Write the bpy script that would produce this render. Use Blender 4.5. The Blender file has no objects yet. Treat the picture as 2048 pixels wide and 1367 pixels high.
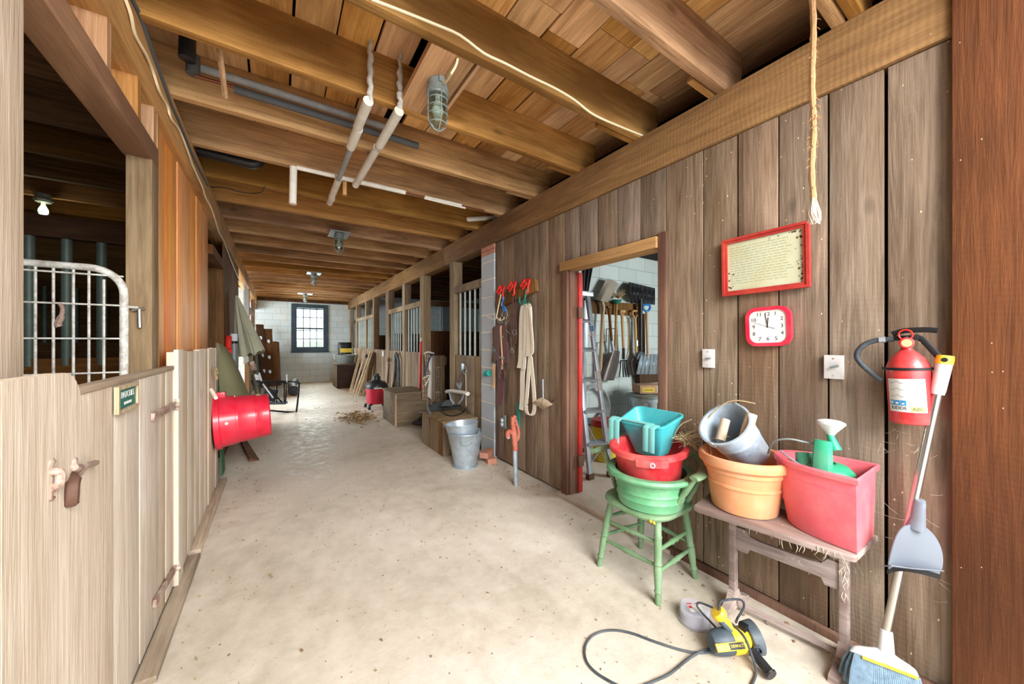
import bpy, bmesh, math, random
from mathutils import Vector, Matrix, Euler, Quaternion, noise
R = random.Random(11)
sc = bpy.context.scene
COL = sc.collection
PI = math.pi

# ------------------------------------------------------------------ camera, light, exposure
EYE = 1.31
FPX = 713.0                                    # focal length in pixels of the 2048 px wide photograph
YAW = math.atan((1024 - 553) / FPX)            # the aisle runs along +Y, the camera looks to its right
SN, CS = math.sin(YAW), math.cos(YAW)
cd = bpy.data.cameras.new('camera'); cam = bpy.data.objects.new('camera', cd); COL.objects.link(cam)
cam.location = (0, 0, EYE); cam.rotation_euler = (PI / 2, 0, -YAW)
cd.sensor_width = 36; cd.lens = 36 * FPX / 2048; cd.clip_start = .01; cd.clip_end = 200
sc.camera = cam
w = bpy.data.worlds.new('world'); sc.world = w; w.use_nodes = True
w.node_tree.nodes['Background'].inputs[0].default_value = (.86, .93, 1, 1)
w.node_tree.nodes['Background'].inputs[1].default_value = 2.2

def area(name, loc, target, sx, sy, power, col=(1, 1, 1)):
    l = bpy.data.lights.new(name, 'AREA'); l.shape = 'RECTANGLE'; l.size = sx; l.size_y = sy; l.energy = power; l.color = col
    o = bpy.data.objects.new(name, l); COL.objects.link(o); o.location = loc
    o.rotation_euler = (Vector(target) - Vector(loc)).to_track_quat('-Z', 'Y').to_euler()
    return o
def point(name, loc, power, rad=.05, col=(1, .9, .75)):
    l = bpy.data.lights.new(name, 'POINT'); l.energy = power; l.shadow_soft_size = rad; l.color = col
    o = bpy.data.objects.new(name, l); COL.objects.link(o); o.location = loc; return o

area('barn_door_daylight', (.65, -2.3, 2.75), (.9, 1.9, .2), 2.4, 1.6, 205, (1, .985, .96))         # sky over the yard, through the open barn door behind the camera
area('side_fill', (-3.9, 8.3, 1.9), (.9, 6.2, .6), 2.0, 1.8, 170, (.88, .95, 1))         # fill lamp added on the unseen left side to lift the aisle
area('far_window_daylight', (.93, 13.55, 1.75), (.93, 6, 1.0), .95, 1.4, 70, (.92, .97, 1))
area('far_side_fill', (-3.6, 10.8, 1.7), (1.2, 9.4, 1.1), 2.6, 1.6, 180, (.84, .93, 1))  # second fill lamp, added on the left to brighten the far aisle
area('tool_room_fill', (4.9, .2, 1.7), (3.4, 3.4, 1.2), 1.2, 1.2, 58, (.95, 1, .97))        # fill lamp added inside the tool room to brighten its wall
sc.view_settings.view_transform = 'Standard'; sc.view_settings.look = 'None'
sc.view_settings.gamma = 1; sc.view_settings.use_curve_mapping = False
sc.view_settings.exposure = 0.82
sc.cycles.max_bounces = 10; sc.cycles.diffuse_bounces = 6; sc.cycles.sample_clamp_indirect = 6

# ------------------------------------------------------------------ where a sight line of the photograph meets a plane of the barn
def ray(u, v):
    a = (u - 1024) / FPX; return (SN + CS * a, CS - SN * a, (683 - v) / FPX)
def G(u, v, z=0):
    x, y, b = ray(u, v); t = (z - EYE) / b; return Vector((x * t, y * t, z))
def PX(u, v, X):
    x, y, b = ray(u, v); t = X / x; return Vector((X, y * t, EYE + b * t))
def PY(u, v, Y):
    x, y, b = ray(u, v); t = Y / y; return Vector((x * t, Y, EYE + b * t))

# ------------------------------------------------------------------ materials
def lin(c):
    return tuple(((x / 255) / 12.92 if x / 255 <= .04045 else ((x / 255 + .055) / 1.055) ** 2.4) for x in c[:3]) + (1,)
class NT:
    def __init__(s, name):
        s.m = bpy.data.materials.new(name); s.m.use_nodes = True; s.t = s.m.node_tree; s.n = s.t.nodes
        s.b = s.n['Principled BSDF']
    def N(s, typ, **kw):
        n = s.n.new('ShaderNode' + typ)
        for k, v in kw.items():
            if k in n.inputs: n.inputs[k].default_value = v
            else: setattr(n, k, v)
        return n
    def L(s, a, b): s.t.links.new(a, b)
    def math(s, op, a, b=None, c=None):
        n = s.N('Math', operation=op)
        for i, x in enumerate((a, b, c)):
            if x is None: continue
            if hasattr(x, 'links'): s.L(x, n.inputs[i])
            else: n.inputs[i].default_value = x
        return n.outputs[0]
    def ramp(s, f, stops):
        n = s.N('ValToRGB'); e = n.color_ramp.elements
        while len(e) < len(stops): e.new(.5)
        for x, (p, c) in zip(e, stops): x.position = p; x.color = c if len(c) == 4 else lin(c)
        s.L(f, n.inputs[0]); return n.outputs[0]
    def mix(s, f, a, b, mode='MIX'):
        n = s.N('Mix', data_type='RGBA', blend_type=mode)
        for i, x in ((0, f), (6, a), (7, b)):
            if hasattr(x, 'links'): s.L(x, n.inputs[i])
            else: n.inputs[i].default_value = x
        return n.outputs[2]
    def coord(s, scale=(1, 1, 1), off=None):
        tc = s.N('TexCoord'); mp = s.N('Mapping'); mp.inputs['Scale'].default_value = scale
        s.L(tc.outputs['Object'], mp.inputs[0])
        if off is not None: s.L(off, mp.inputs['Location'])
        return mp.outputs[0]
    def noise(s, vec, scale, detail=4, rough=.55, dist=0):
        n = s.N('TexNoise', Scale=scale, Detail=detail, Roughness=rough, Distortion=dist); s.L(vec, n.inputs['Vector']); return n.outputs[0]
    def bump(s, h, strength=.3, dist=.01):
        n = s.N('Bump', Strength=strength, Distance=dist); s.L(h, n.inputs['Height']); s.L(n.outputs[0], s.b.inputs['Normal'])

def wood(name, c1, c2, axis=2, spread=.3, knots=.5, blotch=None, specks=0, rough=.85, bump=.5, saw=0, fine=1.0):
    """rough sawn board: c1 dark, c2 light along the grain axis; every board carries its own random tone ('rnd')"""
    t = NT(name); at = t.N('Attribute', attribute_name='rnd'); rnd = at.outputs['Fac']
    off = t.N('CombineXYZ')
    for i in range(3): t.L(t.math('MULTIPLY', rnd, (17.3, 31.7, 11.9)[i]), off.inputs[i])
    s = [1, 1, 1]; s[axis] = .055; v = t.coord(tuple(s), off.outputs[0])
    s2 = [1, 1, 1]; s2[axis] = .3; v2 = t.coord(tuple(s2), off.outputs[0])
    g = t.noise(v, 26 * fine, 6, .65, .9); g2 = t.noise(v, 90 * fine, 3, .6, .2); b = t.noise(v2, 2.6, 4, .6, .4)
    f = t.math('ADD', t.math('MULTIPLY', g, .6), t.math('ADD', t.math('MULTIPLY', g2, .2), t.math('MULTIPLY', b, .35)))
    col = t.ramp(f, [(.42, c1), (.68, c2)])
    if blotch: col = t.mix(t.ramp(t.noise(v2, 1.7, 5, .62), [(.47, (0, 0, 0, 1)), (.66, (.85, .85, .85, 1))]), col, lin(blotch))
    if knots:
        vo = t.N('TexVoronoi', Scale=3.1); s3 = [1, 1, 1]; s3[axis] = .45; t.L(t.coord(tuple(s3), off.outputs[0]), vo.inputs['Vector'])
        k = t.ramp(vo.outputs['Distance'], [(.03, (1, 1, 1, 1)), (.085, (0, 0, 0, 1))])
        col = t.mix(t.math('MULTIPLY', k, knots), col, tuple(x * .3 for x in lin(c1)[:3]) + (1,))
    hsv = t.N('HueSaturation'); t.L(col, hsv.inputs['Color'])
    t.L(t.math('MULTIPLY_ADD', rnd, spread * 2, 1 - spread), hsv.inputs['Value'])
    t.L(t.math('MULTIPLY_ADD', t.math('FRACT', t.math('MULTIPLY', rnd, 7.31)), .3, .85), hsv.inputs['Saturation'])
    t.L(t.math('MULTIPLY_ADD', t.math('FRACT', t.math('MULTIPLY', rnd, 3.77)), .012, .495), hsv.inputs['Hue'])
    col = hsv.outputs[0]
    if specks:
        vo = t.N('TexVoronoi', Scale=44, Randomness=1.0); t.L(t.coord((1, 1, .6)), vo.inputs['Vector'])
        pick = t.math('GREATER_THAN', t.N('SeparateColor').outputs[0], .5)
        sepc = [n for n in t.n if n.bl_idname == 'ShaderNodeSeparateColor'][-1]; t.L(vo.outputs['Color'], sepc.inputs[0])
        k = t.math('LESS_THAN', vo.outputs['Distance'], t.math('MULTIPLY', t.math('MULTIPLY', t.math('POWER', sepc.outputs[0], 1.5), t.math('GREATER_THAN', sepc.outputs[1], .8)), .2 * specks))
        col = t.mix(t.math('MULTIPLY', k, .8), col, lin((226, 200, 165)))
    t.L(col, t.b.inputs['Base Color']); t.b.inputs['Roughness'].default_value = rough; t.b.inputs['Specular IOR Level'].default_value = .25
    h = t.math('ADD', g, t.math('MULTIPLY', g2, .6))
    if saw:
        wv = t.N('TexWave', Scale=saw, Distortion=7, Detail=3); wv.bands_direction = 'XYZ'[axis]; wv.inputs['Detail Scale'].default_value = .4
        t.L(t.coord(), wv.inputs['Vector']); h = t.math('ADD', h, t.math('MULTIPLY', wv.outputs['Fac'], .16))
    t.bump(h, bump, .006); return t.m

def plain(name, c, rough=.5, metal=0, var=.12, scale=8, bump=0, dirt=None, dirt_amt=.5, trans=0, ior=1.45, alpha=1, subs=0, dirt_scale=5, spec=.5, coat=0):
    t = NT(name); v = t.coord(); n = t.noise(v, scale, 5, .6)
    l = lin(c); a = tuple(x * (1 - var) for x in l[:3]) + (1,); b = tuple(min(1, x * (1 + var)) for x in l[:3]) + (1,)
    col = t.ramp(n, [(.3, a), (.7, b)])
    if dirt: col = t.mix(t.ramp(t.noise(v, dirt_scale, 8, .7), [(.42, (0, 0, 0, 1)), (.68, (dirt_amt,) * 3 + (1,))]), col, lin(dirt))
    t.L(col, t.b.inputs['Base Color']); p = t.b.inputs
    p['Roughness'].default_value = rough; p['Metallic'].default_value = metal; p['Transmission Weight'].default_value = trans
    p['IOR'].default_value = ior; p['Alpha'].default_value = alpha; p['Specular IOR Level'].default_value = spec
    p['Coat Weight'].default_value = coat
    if bump: t.bump(t.noise(v, scale * 6, 4, .6), bump, .004)
    return t.m

def blocks(name, c, mortar, axis, bw=.4, bh=.2, var=.07, dirt=None, ms=.006):
    """concrete block wall; axis 0: wall runs along X, 1: along Y"""
    t = NT(name); tc = t.N('TexCoord'); sp = t.N('SeparateXYZ'); t.L(tc.outputs['Object'], sp.inputs[0])
    cb = t.N('CombineXYZ'); t.L(t.math('ADD', sp.outputs[axis], bw * .25 if bw > 100 else 0.0), cb.inputs[0]); t.L(sp.outputs[2], cb.inputs[1])
    br = t.N('TexBrick', Scale=1.0); br.inputs['Brick Width'].default_value = bw; br.inputs['Row Height'].default_value = bh
    br.inputs['Mortar Size'].default_value = ms; br.inputs['Mortar Smooth'].default_value = .3
    l = lin(c); br.inputs['Color1'].default_value = l; br.inputs['Color2'].default_value = tuple(x * (1 - var * 2) for x in l[:3]) + (1,); br.inputs['Mortar'].default_value = lin(mortar)
    t.L(cb.outputs[0], br.inputs['Vector']); v = t.coord(); n = t.noise(v, 60, 4)
    col = t.mix(t.math('MULTIPLY', t.noise(v, 3, 5), .35), br.outputs['Color'], tuple(x * .72 for x in l[:3]) + (1,))
    if dirt: col = t.mix(t.ramp(t.noise(t.coord((1, 1, .35)), 4, 7, .7), [(.52, (0, 0, 0, 1)), (.75, (.7, .7, .7, 1))]), col, lin(dirt))
    t.L(col, t.b.inputs['Base Color']); t.b.inputs['Roughness'].default_value = .8
    t.bump(t.math('ADD', t.math('MULTIPLY', br.outputs['Fac'], -1), t.math('MULTIPLY', n, .25)), .6, .008); return t.m

def concrete(name):
    t = NT(name); v = t.coord(); a = t.noise(v, 1.1, 6, .62); b = t.noise(v, 9, 6, .7); c = t.noise(v, 140, 3, .6); d = t.noise(v, 34, 5, .75)
    col = t.ramp(t.math('ADD', t.math('MULTIPLY', a, .6), t.math('MULTIPLY', b, .4)), [(.33, (180, 169, 151)), (.5, (208, 198, 182)), (.68, (225, 217, 204))])
    col = t.mix(t.ramp(d, [(.6, (0, 0, 0, 1)), (.72, (.4, .4, .4, 1))]), col, lin((120, 98, 74)))
    vo = t.N('TexVoronoi', Scale=27); t.L(t.coord((1, .8, 1)), vo.inputs['Vector']); sp = t.N('SeparateColor'); t.L(vo.outputs['Color'], sp.inputs[0])
    k = t.math('LESS_THAN', vo.outputs['Distance'], t.math('MULTIPLY', t.math('POWER', sp.outputs[0], 6), .17))
    col = t.mix(t.math('MULTIPLY', k, .7), col, lin((92, 74, 58)))
    t.L(col, t.b.inputs['Base Color']); t.L(t.ramp(b, [(.35, (.42, .42, .42, 1)), (.7, (.72, .72, .72, 1))]), t.b.inputs['Roughness']); t.b.inputs['Specular IOR Level'].default_value = .4
    t.bump(t.math('ADD', t.math('MULTIPLY', d, .7), t.math('MULTIPLY', c, .3)), .35, .006); return t.m

def checked(name):
    t = NT(name); v = t.coord((1, 1, 1)); cols = lin((176, 160, 128))
    def band(dirn, sc_, lo):
        wv = t.N('TexWave', Scale=sc_); wv.bands_direction = dirn; t.L(v, wv.inputs['Vector']); return t.math('GREATER_THAN', wv.outputs['Fac'], lo)
    c = t.mix(t.math('MULTIPLY', band('Z', 9, .75), .8), cols, lin((70, 62, 56))); c = t.mix(t.math('MULTIPLY', band('X', 9, .75), .7), c, lin((60, 54, 52)))
    c = t.mix(t.math('MULTIPLY', band('Z', 4.5, .93), .8), c, lin((170, 66, 50)))
    t.L(c, t.b.inputs['Base Color']); t.b.inputs['Roughness'].default_value = .95; return t.m

def glass(name, c=(235, 245, 240), rough=.05, mixf=.78):
    """thin pane: mostly clear, with a little gloss"""
    t = NT(name); tr = t.N('BsdfTransparent', Color=lin(c)); gl = t.N('BsdfGlossy', Roughness=rough); mx = t.N('MixShader'); lw = t.N('LayerWeight', Blend=.5)
    t.L(t.math('MULTIPLY_ADD', t.math('POWER', lw.outputs['Facing'], 4), .5, .9 - mixf), mx.inputs[0]); t.L(tr.outputs[0], mx.inputs[1]); t.L(gl.outputs[0], mx.inputs[2])
    t.L(mx.outputs[0], t.n['Material Output'].inputs['Surface']); return t.m
def emit(name, c, s):
    t = NT(name); t.b.inputs['Emission Color'].default_value = lin(c); t.b.inputs['Emission Strength'].default_value = s; t.b.inputs['Base Color'].default_value = lin(c); return t.m

MT = dict(
    floor=concrete('concrete_floor'),
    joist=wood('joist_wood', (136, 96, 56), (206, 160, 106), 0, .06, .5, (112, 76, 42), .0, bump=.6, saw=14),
    ceil=wood('ceiling_board', (176, 126, 76), (240, 194, 138), 1, .2, .6, (142, 96, 58)),
    beam=wood('beam_wood', (108, 80, 50), (158, 122, 80), 1, .12, .5, (92, 64, 40), .6, saw=14),
    rwall=wood('weathered_board', (92, 76, 61), (150, 131, 112), 2, .1, .6, (104, 80, 58), 1.6, saw=14),
    post=wood('red_post', (82, 48, 28), (118, 72, 42), 2, .1, .3, (72, 42, 24), 1.5, saw=14),
    stall=wood('stall_board', (104, 86, 65), (162, 142, 116), 2, .12, .5, (104, 80, 56), .2),
    pale=wood('pale_board', (196, 178, 156), (230, 218, 202), 2, .05, .4, (182, 162, 138), .3),
    paleh=wood('pale_strip', (134, 116, 96), (190, 172, 150), 1, .12, .4, (120, 100, 80)),
    frame=wood('frame_wood', (166, 118, 74), (222, 174, 124), 2, .14, .5, (126, 84, 50), .3),
    frameh=wood('frame_wood_long', (156, 112, 72), (212, 166, 120), 1, .14, .4, (120, 82, 50), .3),
    orange=wood('orange_board', (216, 124, 50), (250, 186, 100), 2, .08, .8, (224, 116, 50), rough=.6),
    dark=wood('dark_wood', (50, 34, 22), (92, 64, 42), 2, .2, .3),
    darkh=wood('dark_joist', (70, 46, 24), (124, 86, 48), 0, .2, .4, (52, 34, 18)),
    brown=wood('brown_board', (84, 56, 34), (136, 98, 64), 2, .2, .5, (70, 48, 32)),
    casing=wood('red_brown_casing', (96, 70, 58), (138, 108, 90), 2, .1, .2, (84, 56, 46), .5),
    lintel=wood('lintel_wood', (132, 100, 66), (178, 142, 104), 1, .1, .3),
    lumber=wood('lumber', (158, 134, 106), (222, 204, 176), 2, .16, .3),
    crate=wood('crate_board', (104, 86, 66), (160, 138, 110), 2, .18, .5, (110, 74, 44)),
    plyx=wood('chest_board', (96, 82, 64), (138, 122, 100), 0, .12, .2, (84, 72, 56)),
    boxdark=wood('dark_box', (48, 36, 32), (78, 60, 52), 0, .15, .2),
    bench=wood('bench_wood', (120, 100, 94), (184, 166, 158), 1, .12, .2, (108, 86, 78), .8),
    red_paint=plain('red_paint', (176, 40, 34), .5, dirt=(96, 40, 34), dirt_amt=.6),
    redpl=plain('red_plastic', (222, 34, 62), .32, var=.08, dirt=(232, 110, 120), dirt_amt=.3, coat=.2),
    redtub=plain('red_rubber', (226, 50, 58), .5, var=.08, dirt=(232, 150, 140), dirt_amt=.5),
    pink=plain('pink_plastic', (236, 104, 116), .5, var=.1, dirt=(218, 150, 150), dirt_amt=.55, scale=4),
    terra=plain('terracotta', (212, 144, 98), .75, var=.08, dirt=(214, 172, 140), dirt_amt=.7, bump=.15),
    greenp=plain('green_paint', (104, 138, 98), .6, var=.12, dirt=(150, 170, 140), dirt_amt=.7, bump=.2),
    yellowspot=plain('yellow_worn_paint', (214, 190, 70), .6),
    greentub=plain('green_plastic', (92, 158, 112), .5, var=.08, dirt=(152, 186, 154), dirt_amt=.65),
    teal=plain('teal_plastic', (62, 176, 184), .42, var=.08, dirt=(128, 204, 204), dirt_amt=.4),
    teall=plain('pale_teal_plastic', (128, 208, 204), .45, var=.06),
    can=plain('green_can', (44, 158, 118), .45, dirt=(120, 150, 130), dirt_amt=.7),
    galv=plain('galvanised', (186, 202, 214), .42, .55, var=.16, scale=14, dirt=(150, 152, 150), dirt_amt=.6, bump=.1),
    galvd=plain('dusty_galvanised', (164, 180, 194), .65, .1, var=.2, scale=26, dirt=(196, 194, 188), dirt_amt=.6, bump=.2),
    zinc=plain('dull_zinc', (140, 150, 148), .5, .2, dirt=(80, 86, 84)),
    alu=plain('aluminium', (176, 186, 194), .4, .6, var=.1, dirt=(140, 146, 150)),
    steel=plain('steel_tube', (196, 192, 186), .28, .95, var=.06),
    white_pipe=plain('white_gate_paint', (222, 222, 214), .45, dirt=(120, 108, 96), dirt_amt=.8, dirt_scale=22),
    bar=plain('grey_pipe', (186, 200, 194), .5, .0, var=.12, dirt=(130, 134, 126), dirt_amt=.5),
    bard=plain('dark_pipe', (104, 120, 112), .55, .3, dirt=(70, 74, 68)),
    rust=plain('rusty_iron', (150, 118, 102), .8, .1, var=.2, scale=22, dirt=(216, 204, 190), dirt_amt=.9, bump=.3, dirt_scale=16),
    rustd=plain('dark_rust', (92, 62, 50), .7, .4, var=.2, dirt=(130, 104, 90)),
    iron=plain('black_iron', (38, 38, 40), .5, .5, var=.1),
    black=plain('black_plastic', (30, 31, 34), .4, dirt=(70, 70, 72), dirt_amt=.3),
    rubber=plain('black_rubber', (52, 58, 64), .6, var=.1, dirt=(120, 124, 124), dirt_amt=.45),
    charcoal=plain('charcoal_plastic', (66, 78, 88), .5, dirt=(120, 124, 124), dirt_amt=.4),
    yellow=plain('yellow_plastic', (246, 200, 40), .4, var=.06, dirt=(206, 180, 110), dirt_amt=.4),
    yellowp=plain('yellow_pail', (220, 206, 40), .4, dirt=(150, 140, 70), dirt_amt=.4),
    white=plain('white_plastic', (214, 214, 214), .4, var=.04, dirt=(190, 180, 166), dirt_amt=.3),
    clear=plain('translucent_plastic', (126, 133, 144), .4, trans=.1, alpha=.88, var=.03),
    bristle=plain('grey_bristle', (104, 126, 142), .7, var=.25, scale=60),
    paper=plain('old_paper', (238, 226, 208), .85, var=.05, scale=3, dirt=(222, 200, 160), dirt_amt=.6),
    label=plain('label_paper', (212, 212, 208), .6, var=.03),
    face=plain('clock_face', (222, 220, 214), .5, var=.02),
    ink=plain('ink', (70, 72, 74), .7), grey=plain('grey_print', (150, 152, 156), .7), blue=plain('blue_print', (40, 140, 200), .6), yl=plain('yellow_print', (226, 226, 110), .6),
    redframe=plain('red_frame', (168, 50, 46), .45, var=.15, scale=20, dirt=(196, 84, 62), dirt_amt=.5),
    extred=plain('extinguisher_red', (206, 44, 50), .38, var=.06, dirt=(190, 120, 110), dirt_amt=.5, dirt_scale=4, coat=.2),
    foam=plain('foam_insulation', (234, 232, 222), .85, var=.04, dirt=(176, 166, 146), dirt_amt=.45),
    greyfoam=plain('grey_insulation', (168, 172, 174), .85, var=.1, dirt=(98, 98, 98)),
    dgreyfoam=plain('dark_insulation', (84, 86, 88), .85, var=.12),
    wrap=plain('foil_wrap', (206, 202, 194), .5, .1, var=.25, scale=40, bump=.6),
    copper=plain('copper_pipe', (130, 76, 54), .5, .7),
    cable=plain('cream_cable', (236, 222, 186), .5, var=.05),
    lead=plain('white_webbing', (234, 226, 208), .9, var=.06, scale=60, bump=.2),
    leather=plain('brown_leather', (92, 60, 52), .6, var=.2, scale=12, dirt=(130, 108, 96), dirt_amt=.4),
    leatherp=plain('purple_leather', (104, 62, 66), .55, var=.15),
    tanstrap=plain('tan_strap', (222, 184, 140), .7),
    hookred=plain('red_hook', (226, 48, 40), .45), bluehook=plain('blue_snap', (44, 120, 190), .4), greenhook=plain('green_hook', (32, 120, 104), .4),
    tealcloth=plain('teal_cloth', (40, 170, 160), .8), blue_strap=plain('navy_strap', (40, 66, 124), .8),
    plaid=checked('plaid_blanket'), fleece=plain('fleece', (220, 216, 206), 1, bump=.5),
    hydrant=plain('hydrant_red', (176, 86, 66), .6, dirt=(214, 150, 132), dirt_amt=.7),
    brick=plain('brick', (196, 138, 116), .9, var=.12, bump=.3),
    mesh=plain('dark_mesh', (58, 64, 66), .8, var=.2),
    canvas=plain('olive_canvas', (128, 124, 92), .9, var=.12, scale=5, dirt=(100, 104, 78), dirt_amt=.6),
    canopy=plain('umbrella_cloth', (182, 182, 158), .9, var=.08, scale=5),
    greenplastic=plain('deep_green', (30, 92, 56), .6), sheet=plain('white_sheet', (214, 224, 232), .7, var=.04),
    signg=plain('green_sign', (24, 112, 100), .45), vacred=plain('vacuum_red', (176, 30, 52), .35),
    straw=plain('dry_straw', (190, 168, 128), .9, var=.25, scale=40), leaf=plain('dry_leaf', (150, 122, 86), .9, var=.35, scale=30),
    rope=plain('sisal_rope', (170, 132, 92), .95, var=.2, scale=50, bump=.5), frayed=plain('frayed_fibre', (222, 206, 188), .95),
    tan=wood('tan_wood', (150, 112, 74), (206, 168, 122), 2, .15, .1), shovel=plain('worn_steel', (116, 108, 104), .45, .5, var=.2, dirt=(84, 74, 68)),
    aluscoop=plain('grey_scoop', (162, 152, 138), .5, .3, var=.1), sash=plain('dark_sash', (44, 62, 74), .6, var=.15, dirt=(84, 98, 104), dirt_amt=.4),
    glass=glass('pane', (246, 250, 246), .05, .88), jar=glass('jar_glass', (226, 240, 232), .08, .72), bulb=plain('frosted_bulb', (236, 240, 232), .25, trans=.3),
    sky=emit('daylight', (238, 246, 255), 4.2), meadow=plain('meadow', (176, 178, 168), .9),
    bwall=blocks('white_block_wall', (208, 220, 220), (170, 182, 184), 0, dirt=(200, 196, 178)), bwally=blocks('dark_block_wall', (64, 66, 66), (46, 46, 46), 1),
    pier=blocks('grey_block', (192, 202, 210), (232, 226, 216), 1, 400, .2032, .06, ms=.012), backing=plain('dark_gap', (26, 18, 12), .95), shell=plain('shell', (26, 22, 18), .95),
    web=plain('cobweb', (176, 164, 148), .95), cardboard=plain('cardboard', (190, 150, 120), .8), boxyellow=plain('box_yellow', (226, 196, 70), .6),
)

# ------------------------------------------------------------------ mesh helpers
def frame(x, y, z, o):
    return Matrix(((x[0], y[0], z[0], o[0]), (x[1], y[1], z[1], o[1]), (x[2], y[2], z[2], o[2]), (0, 0, 0, 1)))
def on_right(p): return frame((0, -1, 0), (0, 0, 1), (-1, 0, 0), p)      # local x to the right in the photo, y up, z out of the right wall
def on_left(p): return frame((0, 1, 0), (0, 0, 1), (1, 0, 0), p)
def on_front(p): return frame((1, 0, 0), (0, 0, 1), (0, -1, 0), p)       # a wall that faces the camera's end of the barn
def along(a, b):
    a, b = Vector(a), Vector(b); return Matrix.Translation(a) @ (b - a).to_track_quat('Z', 'Y').to_matrix().to_4x4()
class M:
    def __init__(s):
        s.bm = bmesh.new(); s.l = s.bm.verts.layers.float.new('rnd')
    def _new(s, co, faces, mat=None, r=None):
        r = R.random() if r is None else r; vs = []
        for c in co:
            v = s.bm.verts.new(mat @ Vector(c) if mat else c); v[s.l] = r; vs.append(v)
        fs = []
        for f in faces:
            try: fs.append(s.bm.faces.new([vs[i] for i in f]))
            except ValueError: pass
        return vs, fs
    def box(s, x0, x1, y0, y1, z0, z1, mat=None, r=None, bev=0):
        co = [(x, y, z) for z in (z0, z1) for y in (y0, y1) for x in (x0, x1)]
        r = R.random() if r is None else r
        vs, fs = s._new(co, [(0, 2, 3, 1), (4, 5, 7, 6), (0, 1, 5, 4), (2, 6, 7, 3), (0, 4, 6, 2), (1, 3, 7, 5)], mat, r)
        if bev:
            es = {e for f in fs for e in f.edges}
            o = bmesh.ops.bevel(s.bm, geom=list(es), offset=bev, segments=2, affect='EDGES', profile=.6)
            for v in o['verts']: v[s.l] = r
        return s
    def bar(s, a, b, w, h, roll=0, r=None, bev=0):
        a, b = Vector(a), Vector(b); L = (b - a).length
        m = along(a, b) @ Matrix.Rotation(roll, 4, 'Z'); return s.box(-w / 2, w / 2, -h / 2, h / 2, 0, L, m, r, bev)
    def tube(s, pts, rad, seg=8, closed=False, r=None, flat=None):
        pts = [Vector(p) for p in pts]; n = len(pts); rr = rad if isinstance(rad, (list, tuple)) else [rad] * n
        r = R.random() if r is None else r; T = []
        for i in range(n):
            a = pts[(i - 1) % n] if (closed or i > 0) else pts[i]; b = pts[(i + 1) % n] if (closed or i < n - 1) else pts[i]
            T.append((b - a).normalized())
        up = Vector((0, 0, 1)) if abs(T[0].z) < .9 else Vector((1, 0, 0)); nx = T[0].cross(up).normalized(); rings = []
        for i in range(n):
            if i: nx = (nx - T[i] * nx.dot(T[i])).normalized()
            ny = T[i].cross(nx); ring = []
            for k in range(seg):
                a = 2 * PI * k / seg; c = math.cos(a) * rr[i]; d = math.sin(a) * rr[i] * (flat or 1)
                v = s.bm.verts.new(pts[i] + nx * c + ny * d); v[s.l] = r; ring.append(v)
            rings.append(ring)
        for i in range(n if closed else n - 1):
            A, B = rings[i], rings[(i + 1) % n]
            for k in range(seg): s.bm.faces.new((A[k], A[(k + 1) % seg], B[(k + 1) % seg], B[k]))
        if not closed: s.bm.faces.new(rings[0][::-1]); s.bm.faces.new(rings[-1])
        return s
    def lathe(s, prof, seg=24, mat=None, r=None, closed=False, sx=1, sy=1):
        r = R.random() if r is None else r; rings = []
        for q, z in prof:
            if q < 1e-5:
                v = s.bm.verts.new(mat @ Vector((0, 0, z)) if mat else (0, 0, z)); v[s.l] = r; rings.append([v])
            else:
                g = []
                for k in range(seg):
                    a = 2 * PI * k / seg; c = Vector((q * math.cos(a) * sx, q * math.sin(a) * sy, z)); v = s.bm.verts.new(mat @ c if mat else c); v[s.l] = r; g.append(v)
                rings.append(g)
        for A, B in list(zip(rings, rings[1:])) + ([(rings[-1], rings[0])] if closed else []):
            for k in range(seg):
                q = [A[k % len(A)], A[(k + 1) % len(A)], B[(k + 1) % len(B)], B[k % len(B)]]; u = []
                for v in q:
                    if v not in u: u.append(v)
                if len(u) > 2:
                    try: s.bm.faces.new(u)
                    except ValueError: pass
        return s
    def prism(s, poly, d0, d1, mat=None, r=None):
        n = len(poly); co = [(x, y, d0) for x, y in poly] + [(x, y, d1) for x, y in poly]
        fs = [tuple(range(n))[::-1], tuple(range(n, 2 * n))] + [(i, (i + 1) % n, n + (i + 1) % n, n + i) for i in range(n)]
        s._new(co, fs, mat, r); return s
    def ring(s, outer, inner, d0, d1, mat=None, r=None):
        n = len(outer); co = [(x, y, d) for P, d in ((outer, d0), (inner, d0), (outer, d1), (inner, d1)) for x, y in P]; fs = []
        for i in range(n):
            j = (i + 1) % n; fs += [(i, n + i, n + j, j), (2 * n + i, 2 * n + j, 3 * n + j, 3 * n + i), (i, j, 2 * n + j, 2 * n + i), (n + i, 3 * n + i, 3 * n + j, n + j)]
        s._new(co, fs, mat, r); return s
    def sheet(s, f, nu, nv, th, r=None):
        """surface f(a, b), a and b in 0..1, given a thickness th"""
        r = R.random() if r is None else r; P = [[Vector(f(i / nu, j / nv)) for j in range(nv + 1)] for i in range(nu + 1)]; co = []; fs = []
        def nrm(i, j):
            a = P[min(i + 1, nu)][j] - P[max(i - 1, 0)][j]; b = P[i][min(j + 1, nv)] - P[i][max(j - 1, 0)]; c = a.cross(b)
            return c.normalized() if c.length > 1e-9 else Vector((0, 0, 1))
        W = nv + 1; K = (nu + 1) * W
        for k in (0, 1):
            for i in range(nu + 1):
                for j in range(nv + 1): co.append(P[i][j] + nrm(i, j) * (th * (k - .5)))
        I = lambda k, i, j: k * K + i * W + j
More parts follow.
